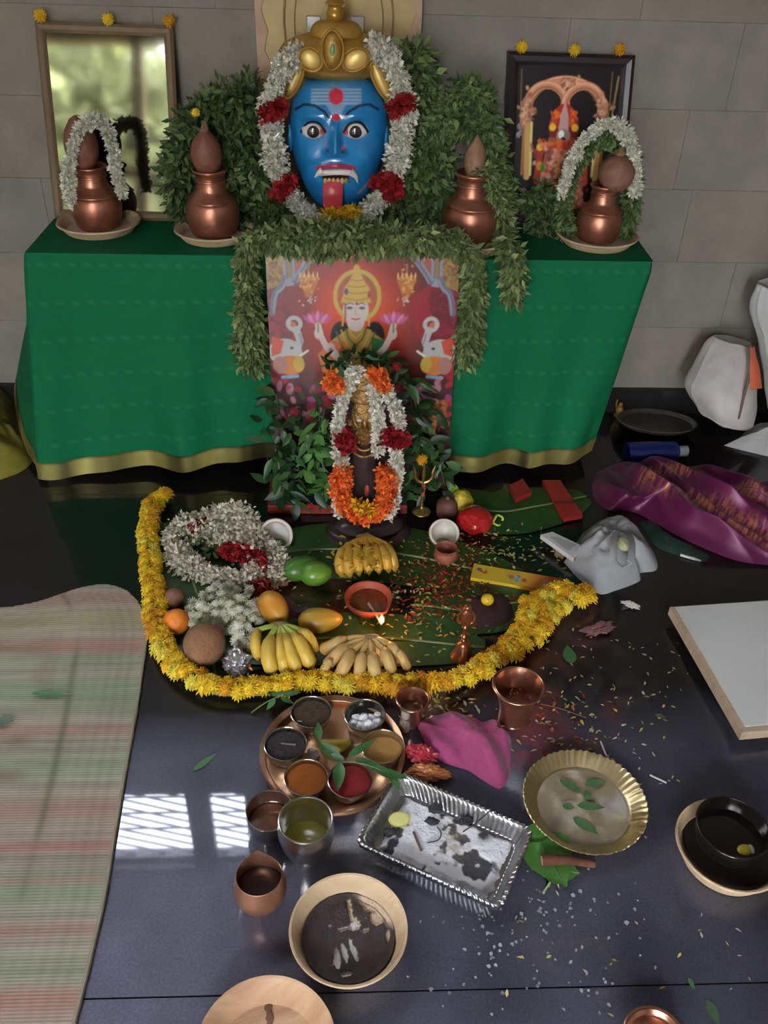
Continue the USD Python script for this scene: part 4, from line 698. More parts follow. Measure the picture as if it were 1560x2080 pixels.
# ------------------------------------------------------------------ bananas
by = mat('banana_yellow', (.66, .42, .05), (.56, .38, .06), 30, rough=.45, bump=.08, bscale=60); bp = mat('banana_pale', (.58, .35, .11), (.48, .33, .11), 26, rough=.5, bump=.1, bscale=60); bg = mat('banana_green', (.30, .36, .05), rough=.5); bt = mat('banana_tip', (.10, .07, .03), rough=.8)
def hand(lab, crown, fingers, m, zr=(.05, .045, .022), crown_m=None):
    c = F(*crown, zr[0]); t = Thing('banana_hand', lab, 'bananas', F(*crown, 0))
    part(t, 'crown', t.w(xf(ball(1, 3, .15, 2, 3, s=(.022, .012, .010)), c)), crown_m or mat('banana_crown', (.25, .19, .08), (.17, .12, .05), 60, rough=.9))
    for pts, r in fingers:
        q = np.array([F(x, y, z) for (x, y), z in zip(pts, (zr[0], zr[1]+.006, zr[2]))]); p = path3(q, 22); s = mpp(p[10]); u = np.linspace(0, 1, 22); R = r*s*(np.clip(.55+1.9*u, 0, 1)*np.clip((1.04-u)*6, .32, 1))
        st = path3([c, (c+q[0])/2+[0, 0, .004], q[0]], 8); fb = part(t, 'banana', t.w(tube(p, R, 10)), m)
        part(fb, 'stalk', t.w(tube(st, np.linspace(.0055, r*s*.55, 8), 8)), bg if m is by else m); e = p[-1]-p[-2]; e /= np.linalg.norm(e); part(fb, 'tip', t.w(tube([p[-1]-e*.001, p[-1]+e*.004], [R[-1]*.85, R[-1]*.6], 8)), bt)
    return t
hand('hand of ripe yellow bananas with green stalks, beside the crumpled foil', (568, 1272), [([(523, 1280), (519, 1308), (524, 1340)], 11), ([(550, 1294), (545, 1333), (556, 1371)], 16), ([(568, 1290), (572, 1330), (580, 1372)], 12), ([(580, 1290), (592, 1330), (606, 1368)], 14), ([(597, 1288), (617, 1322), (634, 1358)], 16), ([(607, 1280), (628, 1298), (640, 1330)], 13)], by)
hand('hand of pale stubby bananas below the clay lamp', (752, 1298), [([(704, 1298), (680, 1308), (652, 1322)], 13), ([(706, 1310), (684, 1330), (660, 1356)], 13), ([(716, 1322), (702, 1348), (688, 1378)], 14), ([(736, 1328), (732, 1350), (728, 1384)], 13), ([(757, 1328), (760, 1352), (763, 1384)], 14), ([(778, 1318), (788, 1340), (797, 1370)], 13), ([(790, 1308), (802, 1322), (813, 1344)], 12), ([(806, 1320), (818, 1336), (830, 1360)], 10), ([(672, 1340), (664, 1350), (655, 1366)], 9)], bp)
hand('hand of yellow bananas strewn with petals, at the foot of the idol', (742, 1092), [([(700, 1112), (690, 1138), (694, 1170)], 11), ([(712, 1108), (706, 1138), (712, 1172)], 12), ([(728, 1106), (726, 1136), (730, 1168)], 11), ([(745, 1106), (748, 1136), (750, 1166)], 11), ([(760, 1106), (766, 1134), (770, 1164)], 11), ([(772, 1106), (784, 1132), (790, 1162)], 11), ([(782, 1104), (796, 1128), (803, 1160)], 10)], mat('banana_deep', (.52, .31, .03), (.42, .27, .035), 30, rough=.45))

# ------------------------------------------------------------------ clay lamp with its flame
terra = mat('terracotta', (.27, .055, .026), (.20, .04, .02), 40, rough=.6, bump=.1, bscale=120)
lc = F(748, 1240, 0); lamp = Thing('oil_lamp', 'round red clay oil lamp with a burning wick', 'lamp', lc)
s = mpp(F(748, 1236, .04)); R = 50*s
v, f = lathe(np.vstack([smoothprof([(0, .001), (R*.5, .001), (R*.72, .010), (R*.95, .028), (R, .038)], 5), smoothprof([(R*.99, .041), (R*.93, .040), (R*.86, .033), (R*.6, .018), (0, .014)], 5)]), 64)
a = np.arctan2(v[:, 1], v[:, 0]); sp = np.exp(-((a+.95)/.30)**2)*np.clip(v[:, 2]/.038, 0, 1)**2*np.hypot(v[:, 0], v[:, 1])/R; v[:, 0] += .010*sp*cos(-.95); v[:, 1] += .010*sp*sin(-.95)
part(lamp, 'bowl', (v, f), terra, smooth=40); part(lamp, 'oil', lathe([(0, .0275), (R*.80, .0275), (R*.80, .026), (0, .026)], 48), mat('lamp_oil', (.10, .025, .010), rough=.05, coat=1.))
fp_ = F(775, 1266, .043)-lc; part(lamp, 'wick', tube([[.0, -.01, .029], [fp_[0]*.6, fp_[1]*.6, .034], [fp_[0], fp_[1], .041], [fp_[0], fp_[1], .046]], [.003, .003, .0025, .0015], 8), mat('wick', (.3, .25, .18), rough=.9))
fl = lathe(smoothprof([(0, .0), (.0042, .004), (.0052, .009), (.0036, .016), (.0012, .022), (0, .025)], 5), 20)
part(lamp, 'flame', xf(fl, [fp_[0], fp_[1], .043]), mat('flame', (0, 0, 0), emit=(1.0, .38, .10, 300)), smooth=True, label='small bright orange flame')

# ------------------------------------------------------------------ coconut halves, clay cup, small things behind
wht = mat('coconut_flesh', (.72, .68, .60), (.62, .58, .5), 20, rough=.45); shell = mat('coconut_half_shell', (.20, .075, .045), (.15, .055, .035), 60, rough=.8, bump=.4)
def half(lab, x, y, rpx, tilt, az):
    c = F(x, y, .028); r = rpx*mpp(c); t = Thing('coconut_half', lab, 'coconut', c); Rr = rot(0, 0, az) @ rot(tilt, 0, 0); pr = lambda k: [(k*r*sin(a), -k*r*cos(a)*.9) for a in np.linspace(0.001, pi/2, 14)]
    part(t, 'shell', xf(lathe(np.vstack([pr(1.), [(r*.95, 0)]]), 40), (0, 0, 0), Rr), shell); part(t, 'white_flesh', xf(lathe(np.vstack([[(r*.955, 0.001)], [(r*.80, .001)], np.array(pr(.80))[::-1]]), 40), (0, 0, 0), Rr), wht); return t
half('open coconut half showing white flesh, beside the looped white garland', 560, 1088, 36, .95, .25)
half('open coconut half showing white flesh, next to the small clay cup', 902, 1083, 32, .6, -.1)
cc_ = F(905, 1138, 0); s = mpp(F(905, 1110, .03)); t = Thing('clay_cup', 'small rounded clay cup in front of the coconut half', 'cup', cc_); part(t, 'cup', lathe(np.vstack([smoothprof([(0, .001), (.020, .001), (.028, .012), (.0285, .022), (.0245, .032), (.026, .037)], 5), smoothprof([(.0245, .0385), (.022, .033), (.0235, .02), (.015, .006), (0, .006)], 5)]), 48), mat('clay_red', (.30, .09, .05), (.24, .07, .04), 50, rough=.65))
c = F(906, 1050, 0); t = Thing('clay_pot', 'dark brown clay pot standing behind the coconut half', 'pot', c); part(t, 'pot', lathe(smoothprof([(0, .001), (.019, .001), (.025, .012), (.0265, .03), (.022, .046), (.012, .054), (0, .056)], 5), 40), mat('clay_dark', (.17, .065, .045), (.12, .05, .035), 40, rough=.6)); part(t, 'lid_knob', xf(ball(.006, 2), [0, 0, .057]), mat('clay_dark'))
def crumple(name, lab, cat_, x, y, rpx, hz, m, seed, amp=.25, ns=2.2, sx=1., sy=1., az=0., pname='wrap', kids=None, flat=.0):
    c = F(x, y, hz*.5); s = mpp(c); m_ = trimesh.creation.icosphere(4, 1.); v = np.array(m_.vertices); n = abs(meshkit.fbm(v*ns+seed*5.3, 4, seed)-.5)*2; n2 = meshkit.noise(v*1.3+seed, seed+9); v = v*(1-amp*.6+amp*n*1.8+amp*(n2-.5))[:, None]
    v = (v*[rpx*s*sx, rpx*s*sy, hz*.62]) @ rot(0, 0, az).T; v[:, 2] = np.maximum(v[:, 2], -hz*.5+.0008); t = Thing(name, lab, cat_, c); part(t, pname, (v, np.array(m_.faces)), m, smooth=28); return t
t = crumple('cloth_pouch', 'bright yellow rounded pouch with a green tip', 'pouch', 936, 1018, 26, .05, mat('yellow_cloth', (.66, .5, .04), (.58, .42, .03), 60, rough=.6), 3, .16, 1.6, pname='pouch')
part(t, 'green_tip', xf(leaf(.045, .6, .1), [-.012, .005, .015], rot(0, -.5, 2.0)), mat('green_tip', (.28, .5, .05), rough=.5), label='light green tip')
t = crumple('packet', 'shiny red plastic packet beside the yellow pouch', 'packet', 966, 1056, 38, .055, mat('red_plastic', (.46, .015, .015), (.36, .012, .012), 30, rough=.18, coat=.5), 4, .14, 1.4, pname='red_wrap')
part(t, 'yellow_tie', xf(tube([[.012*cos(a), .012*sin(a), .004*sin(3*a)] for a in np.linspace(0, 5.2, 20)], .0028, 6), [.056, .004, -.004], rot(1.1, .2, .3)), mat('yellow_tie', (.5, .52, .06), rough=.6), label='yellow curled tie')
for lab, pts, h in (('flat red box, the squarish one on the banana leaf', [(1035, 985), (1062, 972), (1080, 998), (1048, 1012)], .02), ('long red box lying by the dark end of the cloth hem', [(1102, 975), (1138, 975), (1184, 1045), (1146, 1052)], .018)):
    q = [F(*p, h) for p in pts]; mm = trimesh.convex.convex_hull(np.array(q+[p*[1, 1, 0]+[0, 0, .005] for p in q])); t = Thing('red_box', lab, 'box', mean(q)*[1, 1, 0]); part(t, 'carton', t.w(mm), mat('red_card', (.40, .022, .022), (.32, .018, .018), 25, rough=.5), smooth=False)
    if h < .02: a, b = (q[0]+(q[3]-q[0])*.62), (q[1]+(q[2]-q[1])*.62); part(t, 'dark_band', t.w(box(mean([a, b])-[.028, .004, .0006], mean([a, b])+[.028, .004, .0008])), mat('dark_band', (.12, .012, .012), rough=.5))
# ------------------------------------------------------------------ white flowers on the floor
def fpath(pts, r, lift=.6): return [[*F(x, y, r*mpp(F(x, y))*lift+(z[0] if z else 0)), r*mpp(F(x, y))] for x, y, *z in pts]
hp = [fpath([(392, 1072), (362, 1082), (356, 1110), (372, 1140), (405, 1160), (450, 1172), (500, 1182)], 22), fpath([(405, 1098), (425, 1062), (455, 1045, .02), (485, 1052, .03), (500, 1080, .02), (530, 1105), (558, 1128), (572, 1160), (556, 1180)], 24), fpath([(440, 1085, .02), (470, 1100, .02), (500, 1120, .01), (520, 1150, .01), (505, 1180)], 22)]
t = Thing('flower_garland', 'heaped white flower garland with red rose bands, coiled beside the open coconut half', 'garland', F(450, 1130)); core(t, hp, .55, whitecore); flowers(t, 'white_petals', hp, None, 0, 15000, .011, 61, ((.76, .70, .55), (.86, .81, .68), (.60, .55, .41)), wd=.36)
flowers(t, 'rose_band', [fpath([(398, 1084, .012), (405, 1070, .02)], 13)], None, 0, 330, .012, 62, REDP, 'deep red rose band', wd=.7); flowers(t, 'rose_band', [fpath([(458, 1118, .022), (490, 1124, .03), (522, 1136, .028), (532, 1150, .02)], 12)], None, 0, 900, .012, 63, REDP, 'long red rose band', wd=.7)
flowers(t, 'rose_band', [fpath([(530, 1188, .01), (535, 1205)], 13)], None, 0, 330, .012, 64, ((.25, .03, .03), (.3, .05, .04), (.15, .02, .02)), 'dull red rose band', wd=.7); flowers(t, 'green_leaves', [fpath([(380, 1098), (410, 1105), (440, 1120, .012)], 14)], None, 0, 200, .02, 65, G1, 'green leaves bound in the garland')
t = Thing('chrysanthemum_bunch', 'bunch of creamy white chrysanthemums lying among the fruit', 'flowers', F(450, 1250)); g = rng(12); n = 0
wm = [mat('white_bloom_%d' % i, c, c2, 120, rough=.65, translucent=.2) for i, (c, c2) in enumerate([((.82, .81, .66), (.72, .71, .54)), ((.86, .85, .74), (.78, .77, .62)), ((.76, .76, .58), (.64, .66, .46))])]
Pg = Polygon([(372, 1262), (395, 1215), (440, 1188), (505, 1190), (528, 1225), (534, 1258), (515, 1290), (510, 1315), (478, 1312), (455, 1285), (420, 1280)])
pts_ = []
while len(pts_) < 52:
    p = (g.uniform(370, 536), g.uniform(1185, 1320))
    if Pg.contains(Point(p)) and all(math.hypot(p[0]-q[0], p[1]-q[1]) > 13.5 for q in pts_): pts_.append(p)
    n += 1
    if n > 6000: break
for x, y in pts_:
    dn = Pg.exterior.distance(Point(x, y)); z = .022+.0011*min(dn, 34)+g.uniform(-.004, .004); nr = np.array([g.normal()*.35, g.normal()*.35-.35, 1.]); part(t, 'bloom', t.w(xf(BM[g.integers(5)], F(x, y, z), frame_to(nr/np.linalg.norm(nr)), g.uniform(.0125, .016))), wm[g.integers(3)], smooth=False)
q = np.array([F(450+a*38*math.cos(b), 1250+a*32*math.sin(b), .03) for a, b in ((1, k*.7) for k in range(9))]); part(t, 'stems', t.w(xf(ball(1, 3, .2, 2, 4, s=(.055, .05, .030)), F(455, 1250, .018))), mat('bunch_green', (.12, .2, .06), (.25, .28, .14), 60, rough=.8))
foilm = mat('silver_foil', (.62, .61, .64), (.5, .48, .52), 50, rough=.28, metal=.85)
crumple('crumpled_foil', 'crumpled ball of silver foil between brown coconut and yellow bananas', 'foil', 482, 1345, 30, .045, foilm, 7, .42, 1.7, pname='foil')
t = crumple('paper_scrap', 'crumpled orange-brown paper piece beside the foil tray corner', 'paper', 868, 1568, 42, .022, mat('orange_paper', (.52, .20, .06), (.42, .14, .04), 30, rough=.4), 9, .45, 2.4, sx=1.05, sy=.55, az=-.1, pname='paper')
crumple('paper_scrap', 'crumpled red shiny wrapper beside the pink cloth', 'paper', 858, 1533, 32, .028, mat('red_wrapper', (.50, .05, .06), (.4, .03, .045), 30, rough=.3), 10, .5, 2.6, sx=1.05, sy=.65, az=-.4, pname='paper')
crumple('paper_scrap', 'pale pink crumpled scrap beyond the marigold garland end', 'paper', 1215, 1278, 30, .014, mat('pink_scrap', (.30, .14, .13), (.2, .09, .09), 60, rough=.7), 11, .6, 3.0, sx=1.1, sy=.5, az=.4, pname='paper')

# ------------------------------------------------------------------ brass bell, maroon mat, lemon, incense box
bc = F(938, 1335, 0); t = Thing('hand_bell', 'coppery brass hand bell with an ornate handle, standing on the banana leaf', 'bell', bc)
cb = mat('bell_copper', (.45, .18, .08), (.34, .11, .05), 40, rough=.28, metal=.85); bh = B(943, 1238, bc[1]+.0)[2]
part(t, 'bell', lathe(smoothprof([(.0245, .001), (.0235, .006), (.017, .018), (.0145, .034), (.010, .044), (0, .047)], 5), 40), cb)
part(t, 'handle', lathe(smoothprof([(0, .044), (.006, .048), (.0042, .054), (.0075, .060), (.0045, .066), (.0042, .080), (.007, .085), (.004, .090)], 4), 24), cb)
part(t, 'handle_figure', xf(ball(1, 3, .12, 2, 2, s=(.013, .007, .024)), [0, 0, .109]), cb); part(t, 'handle_figure_head', xf(ball(.0075, 2, .08), [0, -.001, .137]), cb)
for s_ in (-1, 1): part(t, 'handle_wing', tube(path3([[0, 0, .092], [s_*.014, 0, .098], [s_*.016, 0, .113], [s_*.008, 0, .126]], 14), .0028, 7), cb)
q = [F(*p, .004) for p in ((950, 1215), (1022, 1208), (1040, 1258), (968, 1275))]; o = closed(q, 60); t = Thing('folded_cloth', 'small dark maroon folded cloth under the lemon', 'cloth', mean(q)); part(t, 'fold', t.w(cat([rings(o, lambda t_, P: .012*(1-t_**3)+.002*meshkit.fbm(P*60, 3, 2), 12), rings(o-[0, 0, .003], lambda t_, P: 0*t_, 3)])), mat('maroon_cloth', (.045, .012, .014), (.03, .008, .01), 60, rough=.8), smooth=True)
ell_fruit('lemon', 'round yellow lemon on the small maroon cloth', 'lemon', 990, 1219, 13, 13, .0125, mat('lemon_skin', (.72, .50, .02), rough=.4, bump=.15, bscale=300), .2, 0, stem=False)
obj_ = stage.GetPrimAtPath('/World/lemon'); UsdGeom.Xformable(obj_).ClearXformOpOrder(); UsdGeom.Xform(obj_).AddTranslateOp().Set(Gf.Vec3d(*(F(990, 1219, .028))))
bx = [F(956, 1172, .014), F(1141, 1204, .014), F(960, 1128, .014)]
ux = bx[1]-bx[0]; LX = np.linalg.norm(ux); ux /= LX; uy = np.array([-ux[1], ux[0], 0]); LY = .050
ib = Thing('incense_box', 'long yellow and red printed incense box', 'box', bx[0]*[1, 1, 0])
loc = lambda a, b, z: bx[0]*[1, 1, 0]+ux*a+uy*b+np.array([0, 0, z])
A_, B_ = np.meshgrid(np.linspace(0, LX, 90), np.linspace(0, LY, 22), indexing='ij'); pb = Paint.__new__(Paint); pb.X, pb.Y, pb.e = A_*1000, B_*720, 1.6; L1 = LX*1000
pb.C = np.zeros(A_.shape+(3,))+np.array([.72, .48, .04]); tt = np.clip((A_/LX-.5)/.35, 0, 1)[..., None]; pb.C = pb.C*(1-tt)+tt*np.array([.62, .09, .035])
for x, y, r, c in ((.44, .5, 7, (.35, .18, .12)), (.52, .62, 5, (.12, .3, .45)), (.5, .36, 6, (.1, .38, .55)), (.58, .42, 6, (.5, .07, .05)), (.40, .58, 4, (.45, .25, .05))): pb.ell(x*L1, y*36, r, r*.8, c)
pb.poly([(.05*L1, 20), (.09*L1, 27), (.13*L1, 18), (.15*L1, 27), (.17*L1, 17), (.13*L1, 15), (.08*L1, 19)], (.5, .06, .05)); pb.ell(.07*L1, 24, 5, 4, (.15, .12, .3))
for k in range(3): pb.line([(.78*L1+k*5, 10), (.79*L1+k*5, 24)], 2.2, (.45, .38, .36))
pb.line([(.77*L1, 17), (.86*L1, 15)], 1.6, (.45, .38, .36))
part(ib, 'carton_body', ib.w(trimesh.convex.convex_hull(np.array([loc(a, b, z) for a in (0, LX) for b in (0, LY) for z in (.001, .0132)]))), mat('box_yellow', (.70, .50, .04), (.64, .36, .03), 8, rough=.4), smooth=False)
part(ib, 'printed_face', ib.w(grid(np.stack([np.stack([loc(a, b, .0136) for b in B_[0]]) for a in A_[:, 0]]))), mat('print_gloss', rough=.3, col=True), smooth=True, col=pb.C.reshape(-1, 3))
sd_ = np.stack([np.stack([loc(a, -.0004, z) for z in np.linspace(.0012, .0132, 4)]) for a in A_[:, 0]]); sc = np.zeros(sd_.shape)+np.array([.66, .50, .04]); tt = np.clip((A_[:, 0]/LX-.45)/.3, 0, 1)[:, None, None]; sc = sc*(1-tt)+tt*np.array([.60, .09, .03]); part(ib, 'printed_side', ib.w(grid(sd_)), mat('print_gloss'), smooth=True, col=sc.reshape(-1, 3))

# ------------------------------------------------------------------ carrier bag, white box, silk, far things
plas = mat('thin_white_plastic', (.44, .445, .45), (.38, .385, .39), 14, rough=.35, translucent=.25, spec=.5, bump=.15, bscale=30)
def puff(out_px, z0, hmax, seed, top_px=None, nrg=26, wr=.35, fr=9., pw=2.0, base=.001, n=110):
    o = closed([F(x, y, base) for x, y in out_px], n); c = F(*top_px, base) if top_px is not None else None
    def zf(t, P):
        q = P*fr+seed; rdg = 1-abs(meshkit.fbm(q, 4, seed)-.5)*4; return hmax*(1-t**pw)*(1-wr*.5+wr*rdg*.6)+.002*(1-t)*rdg
    return rings(o, zf, nrg, c)
def sheet(name, lab, cat_, out_px, hmax, seed, m, pname='cloth', **kw):
    mm = puff(out_px, 0, hmax, seed, **kw); t = Thing(name, lab, cat_, [*mean(mm[0])[:2], 0]); part(t, pname, t.w(mm), m, smooth=True); return t
bagpx = [(1145, 1142), (1172, 1100), (1190, 1078), (1225, 1062), (1262, 1060), (1290, 1076), (1312, 1098), (1332, 1130), (1333, 1158), (1298, 1165), (1300, 1180), (1250, 1200), (1215, 1206), (1175, 1175)]
t = sheet('carrier_bag', 'thin white plastic carrier bag slumped beside the magenta silk', 'bag', bagpx, .085, 3, plas, 'bag_body', wr=.45, fr=16., pw=2.0, top_px=(1240, 1125))
for k, pts in enumerate([[(1255, 1075, .075), (1246, 1100, .10), (1248, 1135, .09), (1262, 1150, .07)], [(1275, 1080, .07), (1284, 1105, .09), (1280, 1140, .085), (1264, 1152, .065)]]): part(t, 'handle', t.w(tube(path3([F(x, y, z) for x, y, z in pts], 20), .0075, 8, flat=.35)), plas)
part(t, 'wrapped_contents', t.w(xf(ball(1, 3, .25, 2, 2, s=(.014, .022, .012)), F(1266, 1105, .082))), mat('pale_contents', (.46, .44, .24), (.35, .36, .18), 60, rough=.7), label='pale yellow-green contents showing in the bag mouth')
b0 = [F(*p, .03) for p in ((1098, 1086), (1122, 1080), (1190, 1112), (1166, 1134))]; mm = trimesh.convex.convex_hull(np.array(b0+[p-[0, 0, .012] for p in b0])); t = Thing('white_box', 'slim white plastic box leaning by the carrier bag', 'box', mean(b0)-[0, 0, .03]); part(t, 'case', t.w(mm), mat('white_case', (.66, .62, .60), rough=.35), smooth=False)
part(t, 'grey_panel', t.w(grid(np.array([[b0[0]*.8+b0[2]*.2+[0, 0, .0006], b0[3]*.75+b0[1]*.25+[0, 0, .0006]], [b0[1]*.8+b0[3]*.2+[0, 0, .0006], b0[2]*.8+b0[0]*.2+[0, 0, .0006]]]))), mat('grey_panel', (.42, .42, .42), rough=.4), smooth=False, label='grey top panel'); part(t, 'rest', t.w(box(mean(b0)-[.018, .014, .0295], mean(b0)+[.012, .014, -.0122])), mat('card_brown'))
def silk():
    pts = closed([(1202, 985), (1215, 958), (1260, 945), (1330, 940), (1395, 955), (1450, 965), (1520, 985), (1600, 1000), (1680, 1080), (1660, 1160), (1560, 1148), (1500, 1140), (1440, 1118), (1375, 1088), (1330, 1062), (1285, 1040), (1235, 1036), (1208, 1015)], 300)
    o = np.array([F(x, y, .001) for x, y in pts]); c = F(1400, 1035, .001); ax = F(1560, 1110)-F(1230, 985); ax /= np.linalg.norm(ax); pr = np.array([-ax[1], ax[0], 0])
    def zf(t, P):
        u, v = (P-c) @ ax, (P-c) @ pr; w = v+.035*np.sin(u*8+1)+.25*u; n = meshkit.fbm(P*7+2, 3, 4); rd = 1-abs(np.sin(w*30+2.2*n)); rd2 = 1-abs(np.sin(w*61+u*9+3*n))
        return (1-t**5)*(.030+.040*rd**1.4*(.5+.9*n)+.014*rd2+.045*n*(1-t))
    v, f = rings(o, zf, 90, c); u, w = (v-c) @ ax, (v-c) @ pr; col = np.zeros(v.shape)+np.array([.115, .004, .055]); nn = meshkit.noise(np.stack([u*420, w*60, 0*u], 1), 3); z1 = np.clip(1-abs((w+.015+.02*np.sin(u*6))/.022), 0, 1)*(u > -.12); z2 = np.clip(1-abs((w-.095-.03*u)/.012), 0, 1)*(u > -.05); a = np.clip((z1+z2*.8)*1.6, 0, 1)*(nn > .38)
    hat = np.clip((nn-.42)*6, 0, 1); a2 = np.clip((np.clip(1-abs((w+.035-.25*u*0+.02*np.sin(u*6))/.045), 0, 1)+np.clip(1-abs((w-.075-.12*u)/.03), 0, 1)*.9)*1.8, 0, 1)*hat*(u > -.14); col += (a2*.5)[:, None]*(np.array([.62, .24, .07])-col); t = Thing('silk_sari', 'heap of magenta silk sari with woven gold brocade on the floor', 'cloth', [*c[:2], 0]); part(t, 'silk', t.w((v, f)), mat('magenta_silk', rough=.36, col=True, sheen=.12, spec=.5, metal=.25), smooth=True, col=col)
silk()
sheet('folded_cloth', 'dark green shiny cloth edge showing under the magenta silk', 'cloth', [(1300, 1062), (1322, 1058), (1350, 1085), (1395, 1112), (1440, 1128), (1425, 1142), (1375, 1128), (1330, 1108)], .014, 6, mat('dark_green_silk', (.02, .05, .035), (.012, .03, .022), 30, rough=.4), wr=.6, fr=20.)
t = Thing('pen', 'white pen-like stick lying at the silk edge', 'pen', F(1402, 1133, .003)); a, b = F(1382, 1127, .004), F(1424, 1139, .004); part(t, 'barrel', t.w(tube([a, a+(b-a)*.7], .0035, 10)), mat('white_case')); part(t, 'tip', t.w(tube([a+(b-a)*.7, b], [.0035, .0018], 10)), mat('pen_grey', (.4, .4, .42), rough=.3), label='grey tip')
pc = F(1333, 860, .035); t = Thing('steel_plate', 'round dull steel plate propped at the foot of the stone wall', 'plate', pc); R = 79*mpp(pc); Rr = rot(radians(-12), 0, 0); part(t, 'dish', xf(lathe(np.vstack([smoothprof([(0, 0), (R*.8, 0), (R*.93, .004), (R, .012)], 4), [(R+.002, .0125)], smoothprof([(R*.98, .014), (R*.91, .006), (R*.78, .002), (0, .002)], 4)]), 64), (0, 0, -.004), Rr), mat('dull_steel', (.22, .20, .17), (.15, .14, .12), 20, rough=.35, metal=.8))
c = F(1325, 918, .03); t = Thing('blue_bottle', 'dark blue plastic bottle with a clear cap lying in front of the steel plate', 'bottle', c); Rx = rot(0, pi/2, .06); part(t, 'body', xf(lathe(smoothprof([(0, -.075), (.024, -.072), (.029, -.06), (.029, .05), (.024, .064), (.012, .07), (.012, .074)], 5), 32), (0, 0, .0), Rx), mat('blue_plastic', (.004, .012, .085), (.006, .016, .11), 14, rough=.25)); part(t, 'cap', xf(lathe([(.0, .074), (.015, .074), (.0155, .098), (.012, .1), (0, .1)], 24), (0, 0, 0), Rx), mat('clear_cap', (.5, .5, .52), rough=.2, trans=.5))
t = Thing('figurine', 'tiny brass-yellow figurine standing at the corner of the cloth', 'figurine', F(1256, 845, 0)); yb = mat('figurine_brass', (.48, .28, .04), (.36, .19, .03), 90, rough=.4, metal=.4); part(t, 'body', lathe(smoothprof([(0, .001), (.014, .001), (.013, .006), (.009, .012), (.012, .02), (.008, .032), (0, .034)], 4), 20), yb); part(t, 'head', xf(ball(.007, 2), [0, 0, .039]), yb); part(t, 'raised_arm', tube([[-.008, 0, .026], [-.014, 0, .038], [-.012, 0, .055]], [.004, .0035, .003], 8), yb)
# sacks by the wall
def sack(name, lab, loops, m, seed, extra=None, amp=.012):
    """stack of world-space closed loops"""
    L = [closed([np.array(p) for p in lp], 60) for lp in loops]; k = len(L)*5; Ls = np.array(L); P = np.array([smoothprof(Ls[:, i], 6) for i in range(60)]).transpose(1, 0, 2); k = len(P)
    P += amp*(meshkit.fbm(P*14+seed, 4, seed)-.5)[..., None]*np.array([1.6, 1.6, .6]); P[..., 2] = np.maximum(P[..., 2], .001); P[..., 1] = np.minimum(P[..., 1], WY-.016); P = np.concatenate([P, P[:, :1]], 1); v, f = grid(P); n = 61
    b = len(v); v = np.vstack([v, P[0].mean(0), P[-1].mean(0)]); e = (k-1)*n; f = np.vstack([f, [[b, i+1, i] for i in range(60)], [[b+1, e+i, e+i+1] for i in range(60)]])
    t = Thing(name, lab, 'bag', [*P[0].mean(0)[:2], 0]); part(t, 'sack_body', t.w((v, f)), m, smooth=True)
    if extra: extra(t)
    return t
wov = mat('white_sack', (.56, .51, .47), (.48, .43, .40), 9, rough=.75, bump=.2, bscale=40, translucent=.1)
Ys = F(1440, 850)[1]-.0
def ring4(x0, x1, y, z, d): a, b = B(x0, z, y), B(x1, z, y); return [[a[0], y-d, a[2]], [(a[0]+b[0])/2, y-d*1.25, a[2]], [b[0], y-d, b[2]], [b[0], y+d, b[2]], [a[0], y+d, a[2]]]
def tilt_loop(pl, pr_, Y, d): a, b = B(*pl, Y), B(*pr_, Y); m_ = (a+b)/2; return [a-[0, d*.3, 0], a*.75+b*.25-[0, d, 0], m_-[0, d*1.1, 0], a*.25+b*.75-[0, d, 0], b-[0, d*.3, 0], b+[0, d*.4, 0], m_+[0, d, 0], a+[0, d*.4, 0]]
sack('white_sack', 'slumped white woven sack with a brown seam, against the stone wall', [tilt_loop((1425, 838), (1525, 862), 2.14, .05), tilt_loop((1398, 790), (1533, 815), 2.15, .07), tilt_loop((1415, 745), (1532, 760), 2.17, .07), tilt_loop((1438, 700), (1528, 715), 2.19, .05), tilt_loop((1455, 682), (1522, 698), 2.20, .03)], wov, 3,
     lambda t: part(t, 'seam', t.w(tube(path3([B(1524, 700, 2.10), B(1528, 740, 2.085), B(1515, 790, 2.07), B(1500, 850, 2.075)], 20), .004, 6)), mat('seam_brown', (.16, .09, .07), rough=.8), label='brown sewn seam'))
sack('white_sack', 'bulging white plastic sack at the picture edge, leaning above the slumped sack', [tilt_loop((1572, 880), (1655, 885), 2.10, .055), tilt_loop((1560, 780), (1665, 790), 2.12, .065), tilt_loop((1548, 690), (1660, 690), 2.15, .07), tilt_loop((1530, 630), (1645, 630), 2.17, .07), tilt_loop((1545, 575), (1630, 570), 2.19, .04)], mat('grey_white_sack', (.60, .60, .57), (.52, .52, .5), 9, rough=.6, bump=.2, bscale=40), 5,
     lambda t: part(t, 'orange_label', t.w(tube(path3([B(1528, 705, 2.10), B(1532, 740, 2.085), B(1536, 790, 2.05)], 12), np.linspace(.012, .018, 12), 8, flat=.3)), mat('orange_print', (.50, .10, .04), rough=.6), label='orange printed strip on the sack'))
sheet('white_sack', 'flat white plastic bag spread on the floor below the bulging sack', 'bag', [(1470, 905), (1500, 890), (1530, 865), (1570, 860), (1640, 880), (1650, 930), (1580, 930), (1520, 918)], .05, 8, mat('grey_white_sack'), 'sack_body', wr=.6, fr=12.)
sheet('folded_cloth', 'yellow-green shiny cloth bundle on the floor at the mirror end of the bench', 'cloth', [(-60, 800), (-10, 788), (30, 800), (38, 850), (45, 900), (70, 915), (60, 945), (20, 968), (-40, 975), (-80, 900)], .10, 9, mat('yellow_silk', (.30, .25, .03), (.18, .16, .03), 16, rough=.45, metal=.2), wr=.8, fr=9.)

